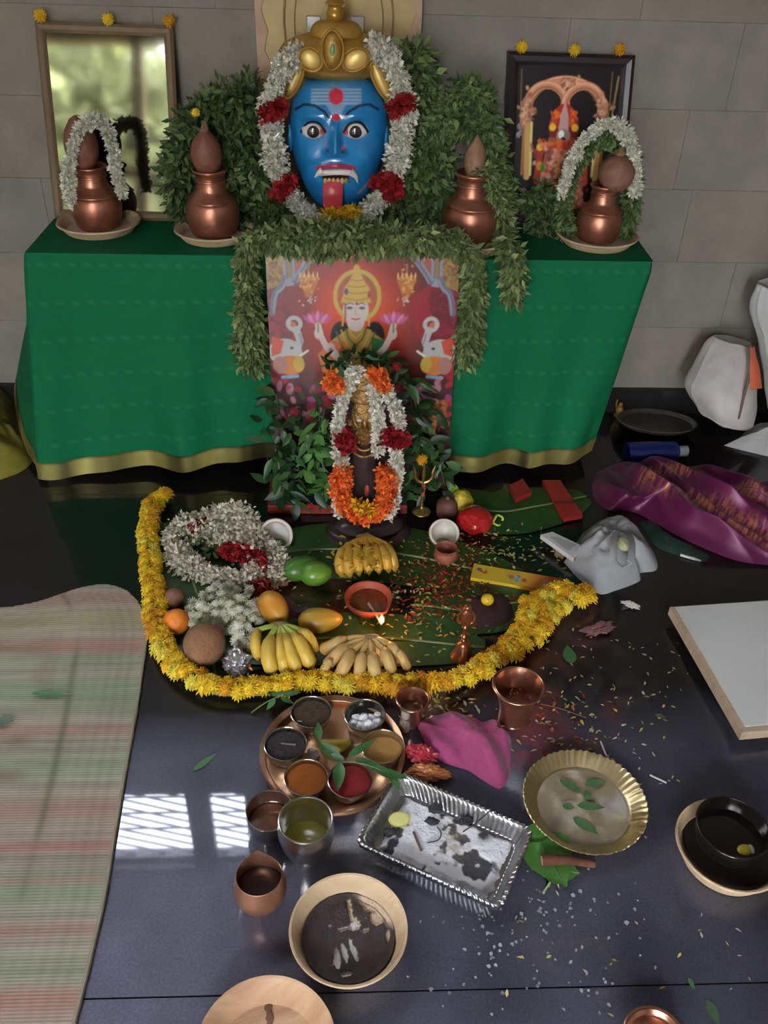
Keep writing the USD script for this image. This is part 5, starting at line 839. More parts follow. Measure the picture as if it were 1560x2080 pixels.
# ------------------------------------------------------------------ mat, white board
def woven_mat():
    edge = [(150, 2080), (180, 1960), (212, 1820), (232, 1700), (252, 1580), (275, 1450), (290, 1350), (297, 1290), (290, 1250), (270, 1222), (240, 1206), (200, 1203), (150, 1212), (90, 1227), (40, 1235), (0, 1238), (-120, 1236)]
    e = np.array([F(x, y, .004) for x, y in edge]); q = path3(e, 220); X, Y = np.meshgrid(np.linspace(-.98, -.33, 190), np.linspace(.30, 1.50, 330), indexing='ij'); bd = Polygon(list(map(tuple, q[:, :2]))+[(-1.2, 1.46), (-1.2, .2), (q[0, 0], .2)])
    P = np.stack([X, Y, 0*X], -1); inside = shapely.contains_xy(bd.buffer(.004), X, Y); dist = shapely.distance(bd.exterior, shapely.points(X.ravel(), Y.ravel())).reshape(X.shape)
    P[..., 2] = .0035+.0012*np.sin(Y*2*pi/.0078)*0+.020*np.exp(-((Y-1.45)/.09)**2)*np.exp(-((X+.52)/.12)**2)+.004*np.exp(-dist/.02)*(Y > 1.2)
    base = np.array([.31, .26, .20]); C = np.zeros(P.shape)+base; n1 = lambda a, b, s: meshkit.noise(np.stack([X*a, Y*b, 0*X], -1), s); st = n1(2.5, 120, 1); bnd = n1(.8, 9, 7)
    C *= (.72+.55*st)[..., None]; pink, grn, olv = np.array([.34, .17, .13]), np.array([.20, .28, .16]), np.array([.26, .23, .12])
    rows = n1(.5, 60, 22)
    for y0, w, c, a in ((.72, .012, pink, .7), (.78, .03, grn, .6), (.86, .010, pink, .6), (.80, .006, pink, .5), (.93, .03, pink, .35), (1.02, .04, grn, .35), (1.10, .012, pink, .5), (1.19, .045, grn, .5), (1.28, .02, grn, .45), (1.315, .02, pink, .6), (1.38, .03, olv, .6), (1.445, .02, pink, .5), (.66, .03, grn, .4), (.62, .02, pink, .5), (.55, .04, pink, .4), (.48, .03, grn, .5)):
        k = np.exp(-((Y-y0)/w)**2)*a*(.5+.8*rows); C += np.clip(k*1.35, 0, 1)[..., None]*(c-C)
    xe = np.interp(Y, q[::-1, 1] if q[0, 1] > q[-1, 1] else q[:, 1], q[:, 0])*0+np.interp(Y, *map(np.array, zip(*sorted([(a[1], a[0]) for a in q[:150]])))); dx = xe-X
    lines = .5+.5*np.sin(dx*2*pi/.021+1.5*n1(30, 3, 3)); C *= (1-.22*lines*np.clip((dx-.012)*60, 0, 1)*np.exp(-dx/.09))[..., None]
    dk = np.exp(-((dx-.135-.012*np.sin(Y*5))/.0075)**2)*np.clip((n1(18, 14, 5)-.33)*5, 0, 1); C += (dk*.62)[..., None]*(np.array([.085, .085, .04])-C)
    smud = np.clip((n1(9, 26, 12)-.62)*5, 0, 1)*np.clip((dx-.16)*20, 0, 1); C += (smud*.6)[..., None]*(np.where(n1(6, 5, 15)[..., None] > .52, [.07, .10, .035], [.16, .07, .04])-C)
    C *= (.80+.4*meshkit.fbm(P*[7, 7, 1], 3, 9))[..., None]
    idx = np.arange(P.shape[0]*P.shape[1]).reshape(P.shape[:2]); v, f = grid(P); ok = inside.ravel()[f].all(1); f = f[ok]
    v2 = np.vstack([v, v-[0, 0, .003]]); fr = np.vstack([f, f[:, ::-1]+len(v)]); used = np.unique(fr); re = -np.ones(len(v2), int); re[used] = np.arange(len(used)); v3, f3, c3 = v2[used], re[fr], np.vstack([C.reshape(-1, 3)]*2)[used]
    t = Thing('woven_mat', 'striped woven straw mat with faded pink and green bands', 'mat', [-.6, .9, 0]); nm = 'mat_straw'
    m = mat(nm, rough=.75, col=True); MATS['straw2'] = m2 = usdkit.material(stage, '/World/Looks/mat_weave', {'p': ('principled_bsdf', dict(roughness=.75, specular_ior_level=.3)), 'at': ('attribute', dict(attribute='Col')), 'tc': ('texture_coordinate', {}), 'wv': ('wave_texture', dict(bands_direction='y', scale=62., distortion=1.2, detail=2.)), 'bp': ('bump', dict(strength=.25, distance=.002))}, [('at.color', 'p.base_color'), ('tc.object', 'wv.vector'), ('wv.fac', 'bp.height'), ('bp.normal', 'p.normal')], surface='p.BSDF')
    part(t, 'woven_straw', t.w((v3, f3)), m2, smooth=True, col=c3); part(t, 'bound_edge', t.w(tube(path3(np.array([F(x, y, .005) for x, y in edge[:14]]), 80)+[0, 0, .0], .0035, 6)), mat('mat_edge', (.26, .22, .16), (.22, .2, .12), 60, rough=.8))
woven_mat()
zb = .042; a, b, c_ = F(1361, 1232, zb), F(1508, 1487, zb), F(1580, 1217, zb); ux_ = c_-a; ux_ /= np.linalg.norm(ux_); uy_ = b-a; d_ = a+ux_*.36; e_ = b+ux_*.36; inset = .011
wbx = Thing('white_board', 'low board with a white laminate top and pale wooden edges', 'board', mean([a, b, d_, e_])*[1, 1, 0]); ply = mat('pale_wood', (.50, .38, .26), (.42, .31, .2), 20, rough=.6, stretch=(1, 6, 1))
part(wbx, 'core', wbx.w(trimesh.convex.convex_hull(np.array([p+[0, 0, z] for p in (a, b, d_, e_) for z in (-.022, -.0012)]))), ply, smooth=False)
a2, b2 = a+ux_*inset-uy_/np.linalg.norm(uy_)*-.003, b+ux_*inset-uy_/np.linalg.norm(uy_)*.012; part(wbx, 'laminate_top', wbx.w(trimesh.convex.convex_hull(np.array([p+[0, 0, z] for p in (a2, b2, a2+ux_*.34, b2+ux_*.34) for z in (-.0012, .0004)]))), mat('white_laminate', (.66, .66, .62), (.61, .62, .58), 5, rough=.45), smooth=False)
for t_ in (.12, .85):
    p = a+uy_*t_; part(wbx, 'batten', wbx.w(trimesh.convex.convex_hull(np.array([p+ux_*s1+uy_/np.linalg.norm(uy_)*s2+[0, 0, z] for s1 in (.05, .32) for s2 in (-.015, .015) for z in (-.0225, -.0415)]))), ply, smooth=False)
# ------------------------------------------------------------------ thali with spice bowls
tc_ = F(676, 1530, .010); s = mpp(tc_); R = 146*s
thm = mat('thali_copper', (.52, .30, .17), (.42, .22, .12), 12, rough=.32, metal=.75)
plate('thali', 'round coppery tray holding six small steel bowls', 'tray', [tc_[0], tc_[1], 0.0006], R, .017, thm, .86, .0022, .003)
steel = mat('stainless_steel', (.66, .65, .63), (.6, .59, .57), 20, rough=.17, metal=1.0)
BR = 43.5*mpp(F(660, 1530, .034)); zb0 = .0034
bowl_prof = np.vstack([smoothprof([(0, 0), (BR*.66, 0), (BR*.82, .006), (BR*.94, .020), (BR*.97, .029), (BR*1.01, .0305)], 4), smoothprof([(BR*.985, .0318), (BR*.95, .0295), (BR*.92, .020), (BR*.78, .0065), (0, .0012)], 4)])
BW = [((632, 1446), 'brown spice powder', 'steel bowl of brown powder at the far side of the thali', (.085, .05, .025), (.06, .035, .02)), ((741, 1452), None, 'steel bowl of white lumps on the thali', None, None), ((580, 1511), 'dark seeds', 'steel bowl of dark seeds with a small stick in it, on the thali', (.035, .022, .024), (.055, .035, .035)),
      ((622, 1579), 'turmeric orange powder', 'steel bowl of orange powder on the thali', (.42, .115, .008), (.36, .09, .006)), ((711, 1584), 'red powder', 'steel bowl of deep red powder under the leaf sprig, on the thali', (.26, .010, .012), (.21, .008, .010)), ((777, 1516), 'yellow paste', 'steel bowl of yellow-ochre paste on the thali', (.44, .23, .06), (.38, .19, .045))]
proto = None
for k, ((x, y), what, lab, c1, c2) in enumerate(BW):
    c = F(x, y, .034); c[2] = zb0
    if proto is None:
        proto = Thing('steel_bowl', lab, 'bowl', c); part(proto, 'bowl', lathe(bowl_prof[6:-5], 56), steel); part(proto, 'base', lathe(np.vstack([[(0, 0)], bowl_prof[4:8]]), 40), steel); part(proto, 'rim', lathe([(BR*.99, .030), (BR*1.022, .0306), (BR*1.022, .032), (BR*.99, .0325)], 56), steel)
    else: copy(proto, c, .3*k, lab)
    if what:
        hz = .024 if k not in (5,) else .020; rr = BR*.93; g = rng(k); v, f = lathe(np.vstack([smoothprof([(0, hz+.0035), (rr*.5, hz+.003), (rr*.85, hz+.0008), (rr, hz-.001)], 8), [(rr*.9, .012), (0, .011)]]), 56); v[:, 2] += .0016*(meshkit.fbm(v*90+k, 3, k)-.5)*(v[:, 2] > .018)
        if k == 5: v[:, 2] -= .004*np.clip((-v[:, 0]*.6+v[:, 1])/BR, 0, 1)*(v[:, 2] > .015)
        nm = {0: 'brown_powder', 2: 'dark_seeds', 3: 'orange_powder', 4: 'red_powder', 5: 'yellow_paste'}[k]; obj(nm, (v+c, f), mat(nm+'_grain', c1, c2, 260 if k in (0, 2) else 60, rough=.9, bump=.7 if k in (0, 2) else .25, bscale=420), {0: 'heap of coarse brown powder in its steel bowl', 2: 'fill of small dark seeds in its steel bowl', 3: 'bright orange powder filling its steel bowl', 4: 'deep red powder filling its steel bowl', 5: 'yellow-ochre paste drying in its steel bowl'}[k], 'spice', kind='stuff', smooth=True)
        if k == 2: obj('small_stick', tube([c+[-.008, .004, .0275], c+[.018, -.001, .029]], .0018, 7), mat('stick_grey', (.16, .13, .12), rough=.8), 'small grey stick lying on the dark seeds', 'stick')
        if k == 0: obj('small_stick', tube([c+[-.024, -.018, .027], c+[-.016, -.022, .030]], .001, 6), mat('stick_pale', (.4, .36, .28), rough=.8), 'tiny pale splinter at the edge of the brown powder', 'stick')
c = F(741, 1452, .034); c[2] = zb0; lump = mat('white_lump', (.74, .74, .74), (.62, .62, .63), 60, rough=.6); g = rng(44)
for k, (dx, dy, r) in enumerate([(-24, 8, 10), (-8, 12, 10), (8, 12, 11), (24, 6, 10), (-18, -4, 9), (-2, -1, 10), (14, -4, 9), (2, 22, 9), (-12, 20, 8), (17, 17, 8), (26, -10, 8)]):
    v, f = ball(r*mpp(c)*.95, 1, .5, 1.3, k); v = v*[1.05, .9, .8]; v = v+c+[dx*mpp(c), -dy*mpp(c)*1.15, .0185+(.004 if k in (5, 2) else 0)]; obj('white_lump', (v, f), lump, 'white crystalline lump in the steel bowl on the thali', 'lump', 'white lumps in the steel bowl', smooth=False)
t = Thing('banana', 'small yellow banana piece in the middle of the thali', 'banana', F(682, 1512, .012)); p = path3([F(652, 1508, .013), F(680, 1516, .016), F(712, 1506, .013)], 20); u = np.linspace(0, 1, 20); part(t, 'peel', t.w(tube(p, 15*s*np.sin(pi*np.clip(u*.9+.06, 0, 1))**.5, 12)), mat('banana_old', (.42, .30, .04), (.34, .22, .03), 40, rough=.5)); part(t, 'cut_end', t.w(xf(ball(.006, 2), p[-1])), bt)
crumple('paper_scrap', 'small white folded paper between the bowls on the thali', 'paper', 634, 1533, 14, .016, mat('white_paper', (.55, .50, .45), rough=.8), 14, .4, 2.2, pname='paper')
lf = mat('sprig_leaf', (.045, .14, .04), (.075, .20, .055), 40, rough=.4, translucent=.15); stemm = mat('sprig_stem', (.10, .16, .06), rough=.6)
def sprig(lab, stem_px, leaves_px, name='leaf_sprig', m=lf, wd=.34):
    """stem_px: (x,y,z) points; leaves: ((base x,y,z), (tip x,y,z), relative width)"""
    P0 = [F(*p) for p in stem_px]; t = Thing(name, lab, 'leaves', P0[0]); part(t, 'stem', t.w(tube(path3(P0, 16), .0012, 6)), stemm)
    for a, b, w in leaves_px:
        A, Bv = F(*a), F(*b); d = Bv-A; L = np.linalg.norm(d); ez = d/L; sdv = np.cross([0, 0, 1.], ez); sdv /= np.linalg.norm(sdv)+1e-9; Rm = np.stack([ez, sdv, np.cross(ez, sdv)], 1); v, f = leaf(1., w, .08, .18, 9); part(t, 'leaf', t.w((v*L @ Rm.T+A, f)), m, smooth=True)
    return t
sprig('spray of long green leaves lying across the thali bowls', [(690, 1546, .045), (740, 1552, .05), (790, 1572, .045), (812, 1592, .03)], [((692, 1546, .046), (644, 1500, .044), .34), ((648, 1505, .044), (646, 1462, .042), .3), ((690, 1548, .046), (686, 1606, .040), .40), ((700, 1546, .048), (662, 1530, .046), .45), ((705, 1540, .05), (766, 1496, .048), .22), ((720, 1545, .05), (760, 1546, .046), .4), ((740, 1552, .05), (790, 1565, .046), .4), ((756, 1556, .05), (812, 1584, .044), .34), ((770, 1566, .05), (832, 1580, .04), .32), ((790, 1575, .046), (815, 1604, .03), .4)])
sprig('green leaf sprig lying over the marigolds above the thali rim', [(510, 1448, .006), (535, 1430, .02), (563, 1416, .03), (590, 1412, .034)], [((565, 1416, .03), (533, 1382, .036), .45), ((568, 1414, .032), (588, 1375, .036), .3), ((575, 1412, .034), (612, 1404, .034), .4), ((570, 1418, .03), (598, 1428, .024), .45), ((560, 1420, .026), (540, 1442, .012), .5), ((585, 1412, .034), (600, 1385, .036), .35)])
# copper cups and glass vial
def cup(name, lab, x, y, rx, h, m, cat_='cup', taper=.66, liquid=None, lz=.6, flare=1.12):
    c = F(x, y, h); Rr = rx*mpp(c); c[2] = .0006; t = Thing(name, lab, cat_, c); n_ = 5
    pr = smoothprof([(0, 0), (Rr*taper, 0), (Rr*(taper+.02), .004), (Rr*(taper+.03), h*.4), (Rr*.86, h*.8), (Rr, h)], n_); inn = smoothprof([(Rr*.95, h+.001), (Rr*.80, h*.8), (Rr*(taper-.04), h*.4), (Rr*(taper-.05), .006), (0, .004)], n_)
    part(t, 'cup', lathe(np.vstack([pr, inn]), 56), m); part(t, 'rim', xf(lathe([(Rr*1.03+.0022*cos(a), h+.0022*sin(a)) for a in np.linspace(0, 2*pi, 9)], 56)), m)
    if liquid: rr = np.interp(lz*h, inn[::-1, 1], inn[::-1, 0]); obj(liquid[0], xf(lathe([(0, lz*h), (rr-.0004, lz*h), (rr-.0008, lz*h-.0015), (0, lz*h-.0015)], 48), c), liquid[1], liquid[2], 'liquid', kind='stuff')
    return t, c
redw = mat('red_water', (.14, .020, .010), (.2, .04, .02), 40, rough=.06, coat=1.); brw = mat('brown_water', (.10, .035, .015), (.16, .07, .03), 40, rough=.08, coat=1.)
copc = mat('copper_cup', (.50, .25, .16), (.40, .18, .11), 30, rough=.24, metal=.9)
cup('copper_cup', 'wide copper cup of red water at the end of the marigold curve', 1053, 1393, 50, .085, copc, liquid=('red_water', redw, 'red water with floating petals in the wide copper cup'), lz=.55)
cup('copper_cup', 'small copper cup of brown water beside the thali rim', 838, 1421, 32, .06, copc, liquid=('brown_water', brw, 'brown water in the small copper cup'), lz=.6)
g = rng(71); petm = mat('loose_petal', (.62, .50, .14), (.5, .3, .08), 30, rough=.6, translucent=.2)
def petal_at(c, R_, L, w=.4): return xf(leaf(L, w, .15, .1, 4), c, R_)
for (x, y, z, lab, n_, sp) in ((1050, 1402, .0480, 'thin petals floating on the red water in the wide copper cup', 7, 26), (840, 1430, .0375, 'few thin petals floating in the small copper cup', 3, 12)):
    obj('floating_petals', cat([petal_at(F(x+g.uniform(-sp, sp), y+g.uniform(-8, 10), z), rot(0, 0, g.uniform(0, 6)), g.uniform(.010, .022), .2) for _ in range(n_)]), petm, lab, 'petals', kind='stuff')
vc = F(822, 1482, 0); t = Thing('glass_vial', 'small stoppered glass vial standing at the thali rim', 'vial', vc); glm = mat('vial_glass', (.85, .85, .85), rough=.05, trans=.9); part(t, 'bottle', lathe(smoothprof([(0, .0006), (.0095, .0006), (.0105, .004), (.0105, .024), (.007, .030), (.006, .036)], 4), 28), glm); part(t, 'stopper', lathe(smoothprof([(.006, .034), (.008, .037), (.0082, .045), (.006, .049), (0, .05)], 4), 24), mat('stopper', (.55, .5, .46), rough=.25, trans=.4)); part(t, 'amber_oil', lathe([(0, .002), (.0085, .002), (.009, .018), (0, .018)], 24), mat('amber_oil', (.40, .2, .07), rough=.1))
# pink cloth
pkpx = [(845, 1470), (866, 1458), (890, 1452), (930, 1450), (965, 1458), (978, 1466), (1010, 1465), (1016, 1482), (1036, 1496), (1037, 1545), (1032, 1580), (1015, 1602), (985, 1588), (952, 1566), (925, 1558), (895, 1546), (872, 1524), (858, 1498)]
def pinkcloth():
    mm = puff(pkpx, 0, .030, 5, wr=.7, fr=13., pw=3.0, top_px=(955, 1520)); v, f = mm; ax = F(1000, 1575)-F(870, 1470); ax /= np.linalg.norm(ax); w = v @ np.array([-ax[1], ax[0], 0]); u = v @ ax
    v[:, 2] += np.clip(v[:, 2]/.012, 0, 1)*(.007*np.sin(w*95+u*20)+.004*np.sin(u*60)); v[:, 2] = np.maximum(v[:, 2], .001); t = Thing('pink_cloth', 'crumpled bright pink cloth between the copper cup and the foil tray', 'cloth', [*v.mean(0)[:2], 0]); part(t, 'cloth', t.w((v, f)), mat('pink_fabric', (.36, .045, .15), (.31, .035, .125), 120, rough=.75, sheen=.3), smooth=True)
pinkcloth()
# ------------------------------------------------------------------ foil tray
zr = .034; cor = [F(*p, zr) for p in ((806, 1566), (1086, 1680), (1018, 1852), (722, 1708))]; ctr = mean(cor); ex = (cor[1]-cor[0])+(cor[2]-cor[3]); LW = np.linalg.norm(ex)/2; ex /= np.linalg.norm(ex); ey = np.array([-ex[1], ex[0], 0]); LH = abs((cor[0]-cor[3]) @ ey+(cor[1]-cor[2]) @ ey)/2
def rrect(w, h, r, z, n=220, wav=0., wz=0.):
    a = np.linspace(0, 2*pi, n, endpoint=False); q = Polygon([(-w/2+r, -h/2+r), (w/2-r, -h/2+r), (w/2-r, h/2-r), (-w/2+r, h/2-r)]).buffer(r, 24).exterior; P = np.array([q.interpolate(t, True).coords[0] for t in np.linspace(0, 1, n, endpoint=False)])
    k = 1+0*a; P3 = np.column_stack([P, np.full(n, z)]); alt = (np.arange(n) % 4 < 2)*2-1; nr = P/np.linalg.norm(P, axis=1, keepdims=True); P3[:, :2] += nr*wav*alt[:, None]; P3[:, 2] += wz*alt; return P3
alu = mat('aluminium_foil', (.66, .66, .68), (.58, .58, .60), 40, rough=.24, metal=1.0, bump=.12, bscale=70); n_ = 320
loops = [rrect(LW, LH, .016, zr-.009, n_, .0006), rrect(LW*1.0, LH*1.0, .016, zr-.001, n_, .0010, .0006), rrect(LW*.985, LH*.975, .016, zr+.0012, n_, .0008, .0010), rrect(LW*.955, LH*.93, .017, zr, n_, .0002, .0006), rrect(LW*.93, LH*.895, .018, zr-.004, n_), rrect(LW*.90, LH*.85, .018, zr*.6, n_, .0007), rrect(LW*.86, LH*.79, .018, .006, n_, .0007), rrect(LW*.83, LH*.75, .018, .003, n_), rrect(LW*.4, LH*.37, .02, .0028, n_), rrect(.01, .01, .004, .0028, n_)]
P = np.array(loops); P = np.concatenate([P, P[:, :1]], 1); W3 = ctr*[1, 1, 0]+P[..., :1]*ex+P[..., 1:2]*ey+P[..., 2:]*[0, 0, 1]
tray = Thing('foil_tray', 'rectangular aluminium foil tray with crimped rim holding white ash and powders', 'tray', ctr*[1, 1, 0]); part(tray, 'tray_wall', tray.w(grid(W3[3:])), alu, smooth=40); part(tray, 'crimped_rim', tray.w(grid(W3[:4])), alu, smooth=25)
u, w = np.meshgrid(np.linspace(-1, 1, 150), np.linspace(-1, 1, 100), indexing='ij'); q = np.stack([u*LW*.415, w*LH*.375, 0*u], -1); nn = meshkit.fbm(q*40+2, 4, 4); n2 = meshkit.fbm(q*24+9, 4, 8); n3 = meshkit.fbm(q*90+5, 3, 3)
edge = np.clip((1.0-np.maximum(abs(u), abs(w))-.13*n3)*9, 0, 1); q[..., 2] = .0026+edge*(.004+.009*np.clip(nn-.3, 0, 1)+.0025*n3); col = np.zeros(q.shape)+np.array([.07, .065, .07]); a = np.clip((nn-.33)*14, 0, 1)[..., None]; col += a*(np.array([.80, .79, .80])-col)
yl = np.exp(-((u-.18)/.22)**2-((w-.1)/.42)**2)*np.clip((n2-.3)*5, 0, 1); col += (yl*.85)[..., None]*(np.array([.34, .27, .14])-col); dkm = np.clip((n2-.68)*10, 0, 1)+np.exp(-((u-.52)/.10)**2-((w-.75)/.16)**2)+np.exp(-((u+.5)/.14)**2-((w-.6)/.2)**2)*np.clip((n3-.4)*6, 0, 1); col += np.clip(dkm, 0, 1)[..., None]*.9*(np.array([.05, .045, .05])-col)
q3 = ctr*[1, 1, 0]+q[..., :1]*ex+q[..., 1:2]*ey+q[..., 2:]*[0, 0, 1]; obj('ash_powder', grid(q3), mat('ash_grain', rough=.9, col=True, bump=.4, bscale=200), 'white ash with yellowish and dark powder in the foil tray', 'powder', kind='stuff', smooth=True, col=col.reshape(-1, 3))
c = F(811, 1664, .018); t = Thing('lemon_half', 'cut lemon half resting on the ash in the foil tray', 'lemon', c); v, f = ball(1, 3); v[:, 2] = np.where(v[:, 2] > 0, v[:, 2]*.05, v[:, 2]); part(t, 'rind', xf((v*[.0185, .0125, .011], f), (0, 0, 0), rot(.35, 0, .05)), mat('lemon_rind', (.52, .50, .10), (.44, .42, .08), 60, rough=.5), smooth=True); part(t, 'cut_face', xf((ball(1, 3)[0]*[.0160, .0105, .0006], ball(1, 3)[1]), (0, -.0003, .0008), rot(.35, 0, .05)), mat('lemon_cut', (.60, .58, .22), rough=.3))
for k, (pts, r, m_, lab) in enumerate([([(840, 1690, .014), (846, 1705, .016), (856, 1728, .014)], .0022, mat('twig_brown', (.16, .09, .07), rough=.8), 'brown twig lying in the ash of the foil tray'), ([(940, 1690, .02), (966, 1672, .03), (994, 1648, .045)], .0012, mat('thread_black', (.03, .03, .03), rough=.7), 'thin black wick leaning over the foil tray rim'), ([(868, 1712, .013), (890, 1706, .014), (896, 1692, .014), (888, 1680, .013)], .001, MATS['thread_black'], 'curled dark thread on the ash in the foil tray')]): obj('twig', tube(path3([F(*p) for p in pts], 16), r, 6), m_, lab, 'twig')
for k, (x, y) in enumerate(((878, 1668), (884, 1645), (945, 1668), (792, 1690))): obj('charcoal_bit', xf(ball(.009, 2, .7, 2, k, s=(1.2, .9, .5)), F(x, y, .011)), mat('charcoal', (.03, .028, .032), rough=.7), ['charcoal bit in the middle of the foil tray', 'charcoal bit at the far wall of the foil tray', 'charcoal bit by the crimped wick end of the foil tray', 'charcoal bit under the lemon half'][k], 'charcoal')

# ------------------------------------------------------------------ brass plate with leaves
c = F(1186, 1633, .010); Rb = 124*mpp(c); t = Thing('brass_plate', 'brass plate with a fluted rim, holding leaves in thin whitish liquid', 'plate', [c[0], c[1], .0006]); n_ = 216
prof = [(0, 0), (Rb*.74, 0), (Rb*.78, .003), (Rb*.9, .014), (Rb, .021), (Rb*1.01, .022), (Rb*.995, .0228), (Rb*.9, .0165), (Rb*.785, .0052), (Rb*.73, .0022), (Rb*.3, .0022), (0, .0022)]
v, f = lathe(prof, n_); a = np.arctan2(v[:, 1], v[:, 0]); rr = np.hypot(v[:, 0], v[:, 1]); fl_ = np.clip((rr/Rb-.80)/.2, 0, 1); v[:, 2] += fl_*.0011*np.sign(np.sin(a*54)); v[:, :2] *= (1+fl_*.006*np.sin(a*54))[:, None]; part(t, 'dish', (v, f), mat('brass_plate_metal', (.64, .52, .28), (.52, .41, .20), 16, rough=.32, metal=.9), smooth=30)
u, w = np.meshgrid(np.linspace(0, 1, 36), np.linspace(0, 2*pi, 72), indexing='ij'); q = np.stack([u*Rb*.75*np.cos(w), u*Rb*.75*np.sin(w), 0*u+.0034], -1); n1 = meshkit.fbm(q*45+3, 4, 6); n2 = meshkit.fbm(q*18+1, 3, 2); q[..., 2] += .0022*np.clip(n1-.45, 0, 1)*4*(u < .97); col = np.zeros(q.shape)+np.array([.26, .21, .13]); col += np.clip((n1-.5)*6, 0, 1)[..., None]*(np.array([.40, .35, .25])-col); dk = np.exp(-((q[..., 0]+Rb*.5)/(.16*Rb))**2-((q[..., 1]+Rb*.35)/(.2*Rb))**2); col += (dk*.8)[..., None]*(np.array([.12, .08, .07])-col); wl = np.clip((q[..., 0]/Rb-.22)*8, 0, 1)*np.clip((n2-.35)*6, 0, 1); col += (wl*.6)[..., None]*(np.array([.44, .41, .40])-col)
obj('rice_paste', (grid(q)[0]+[c[0], c[1], .0006], grid(q)[1]), mat('wet_paste', rough=.22, col=True, spec=.6), 'wet whitish paste covering the floor of the brass plate', 'paste', kind='stuff', smooth=True, col=col.reshape(-1, 3))
pl_ = mat('plate_leaf', (.055, .125, .05), (.08, .17, .06), 50, rough=.5)
for k, (a, b, w, lab) in enumerate([((1136, 1584), (1186, 1612), .32, 'slim dark leaf on the brass plate, towards the pink cloth'), ((1188, 1594), (1232, 1586), .42, 'broad leaf at the far side of the brass plate'), ((1192, 1624), (1196, 1606), .7, 'tiny leaf at the centre of the brass plate'), ((1142, 1636), (1168, 1640), .6, 'short notched leaf on the brass plate'), ((1172, 1636), (1230, 1640), .36, 'long leaf across the middle of the brass plate'), ((1164, 1662), (1216, 1694), .40, 'large leaf at the near side of the brass plate')]):
    A, Bv = F(*a, .0085), F(*b, .0085); d = Bv-A; v, f = leaf(np.linalg.norm(d), w, .03, .05, 9); v[:, 2] -= v[:, 2].min()*1; az = math.atan2(d[1], d[0]); obj('small_leaf', xf((v, f), A+[0, 0, -.001], rot(0, 0, az)), pl_, lab, 'leaf', smooth=True)
# betel leaves and brown stick
bt_ = mat('betel_leaf', (.07, .22, .035), (.10, .28, .05), 30, rough=.4, translucent=.15)
def heart(L, W_, cup_=.004):
    o = closed([(.02*L, 0, 0), (-.05*L, .28*W_, 0), (.10*L, .47*W_, 0), (.35*L, .5*W_, 0), (.66*L, .32*W_, 0), (.88*L, .10*W_, 0), (L, 0, 0), (.88*L, -.10*W_, 0), (.66*L, -.32*W_, 0), (.35*L, -.5*W_, 0), (.10*L, -.47*W_, 0), (-.05*L, -.28*W_, 0)], 72)
    return rings(o, lambda t, P: cup_*t**2+.0012*np.sin(P[..., 0]*90)*t, 10, [L*.35, 0, 0])
for k, (a, b, W_, lab, z) in enumerate([((1120, 1690), (1080, 1772), .075, 'green betel leaf pointing out under the brass plate edge', .003), ((1098, 1712), (1150, 1806), .080, 'broad green betel leaf on top, under the brown stick', .006), ((1112, 1760), (1178, 1776), .06, 'rounded betel leaf end beneath the stick', .0045)]):
    A, Bv = F(*a, z), F(*b, z); d = Bv-A; L = np.linalg.norm(d); t = Thing('betel_leaf', lab, 'leaf', A, math.atan2(d[1], d[0])); part(t, 'blade', sheet_thick(heart(L, W_), .0005), bt_, smooth=True); part(t, 'midrib', tube([[0, 0, .0008], [L*.5, 0, .0012], [L*.96, 0, .003]], .0012, 6), stemm)
A, Bv = F(1112, 1798, .004), F(1104, 1812, .002); obj('leaf_stalk', tube([F(1120, 1788, .006), F(1112, 1800, .004), F(1103, 1814, .002)], .0018, 6), mat('stalk_pale', (.30, .36, .14), rough=.5), 'pale cut stalk of the broad betel leaf', 'stalk')
A, Bv = F(1100, 1748, .017), F(1208, 1756, .012); t = Thing('wooden_stick', 'rolled reddish brown bark stick lying on the betel leaves', 'stick', A); p = path3([A, F(1150, 1747, .017), Bv], 16); part(t, 'bark', t.w(tube(p, np.linspace(.0095, .0055, 16), 12)), mat('bark_roll', (.15, .062, .036), (.09, .036, .022), 30, rough=.8, spec=.1)); part(t, 'cut_end', t.w(xf(lathe([(0, 0), (.0075, 0), (.0088, -.001)], 20), p[0]-[.0005, 0, 0], rot(0, -pi/2, 0))), mat('cut_end', (.5, .3, .2), rough=.7))

# ------------------------------------------------------------------ vessels near the camera
c = F(548, 1649, .042); Rr = 48*mpp(c); c[2] = .0006; t = Thing('steel_bowl', 'larger steel bowl of brown water beside the steel tumbler', 'bowl', c); h = .045
part(t, 'bowl', lathe(np.vstack([smoothprof([(0, 0), (Rr*.62, 0), (Rr*.84, .008), (Rr*.97, .026), (Rr, h)], 5), smoothprof([(Rr*.975, h+.0006), (Rr*.945, .026), (Rr*.82, .0095), (0, .002)], 5)]), 56), steel); part(t, 'rim', lathe([(Rr+.0015*cos(a), h+.0015*sin(a)) for a in np.linspace(0, 2*pi, 9)], 56), steel)
obj('brown_water', xf(lathe([(0, .017), (Rr*.885, .017), (Rr*.85, .012), (0, .012)], 48), c), mat('spiced_water', (.20, .075, .04), (.16, .06, .03), 30, rough=.05, coat=1.), 'brown water filling the larger steel bowl', 'liquid', kind='stuff')
c = F(621, 1667, .09); Rr = 55*mpp(c); c[2] = .0006; h = .092; t = Thing('steel_tumbler', 'round-bellied stainless steel tumbler of yellow-green liquid', 'tumbler', c); ss = mat('polished_steel', (.74, .71, .66), rough=.24, metal=1.)
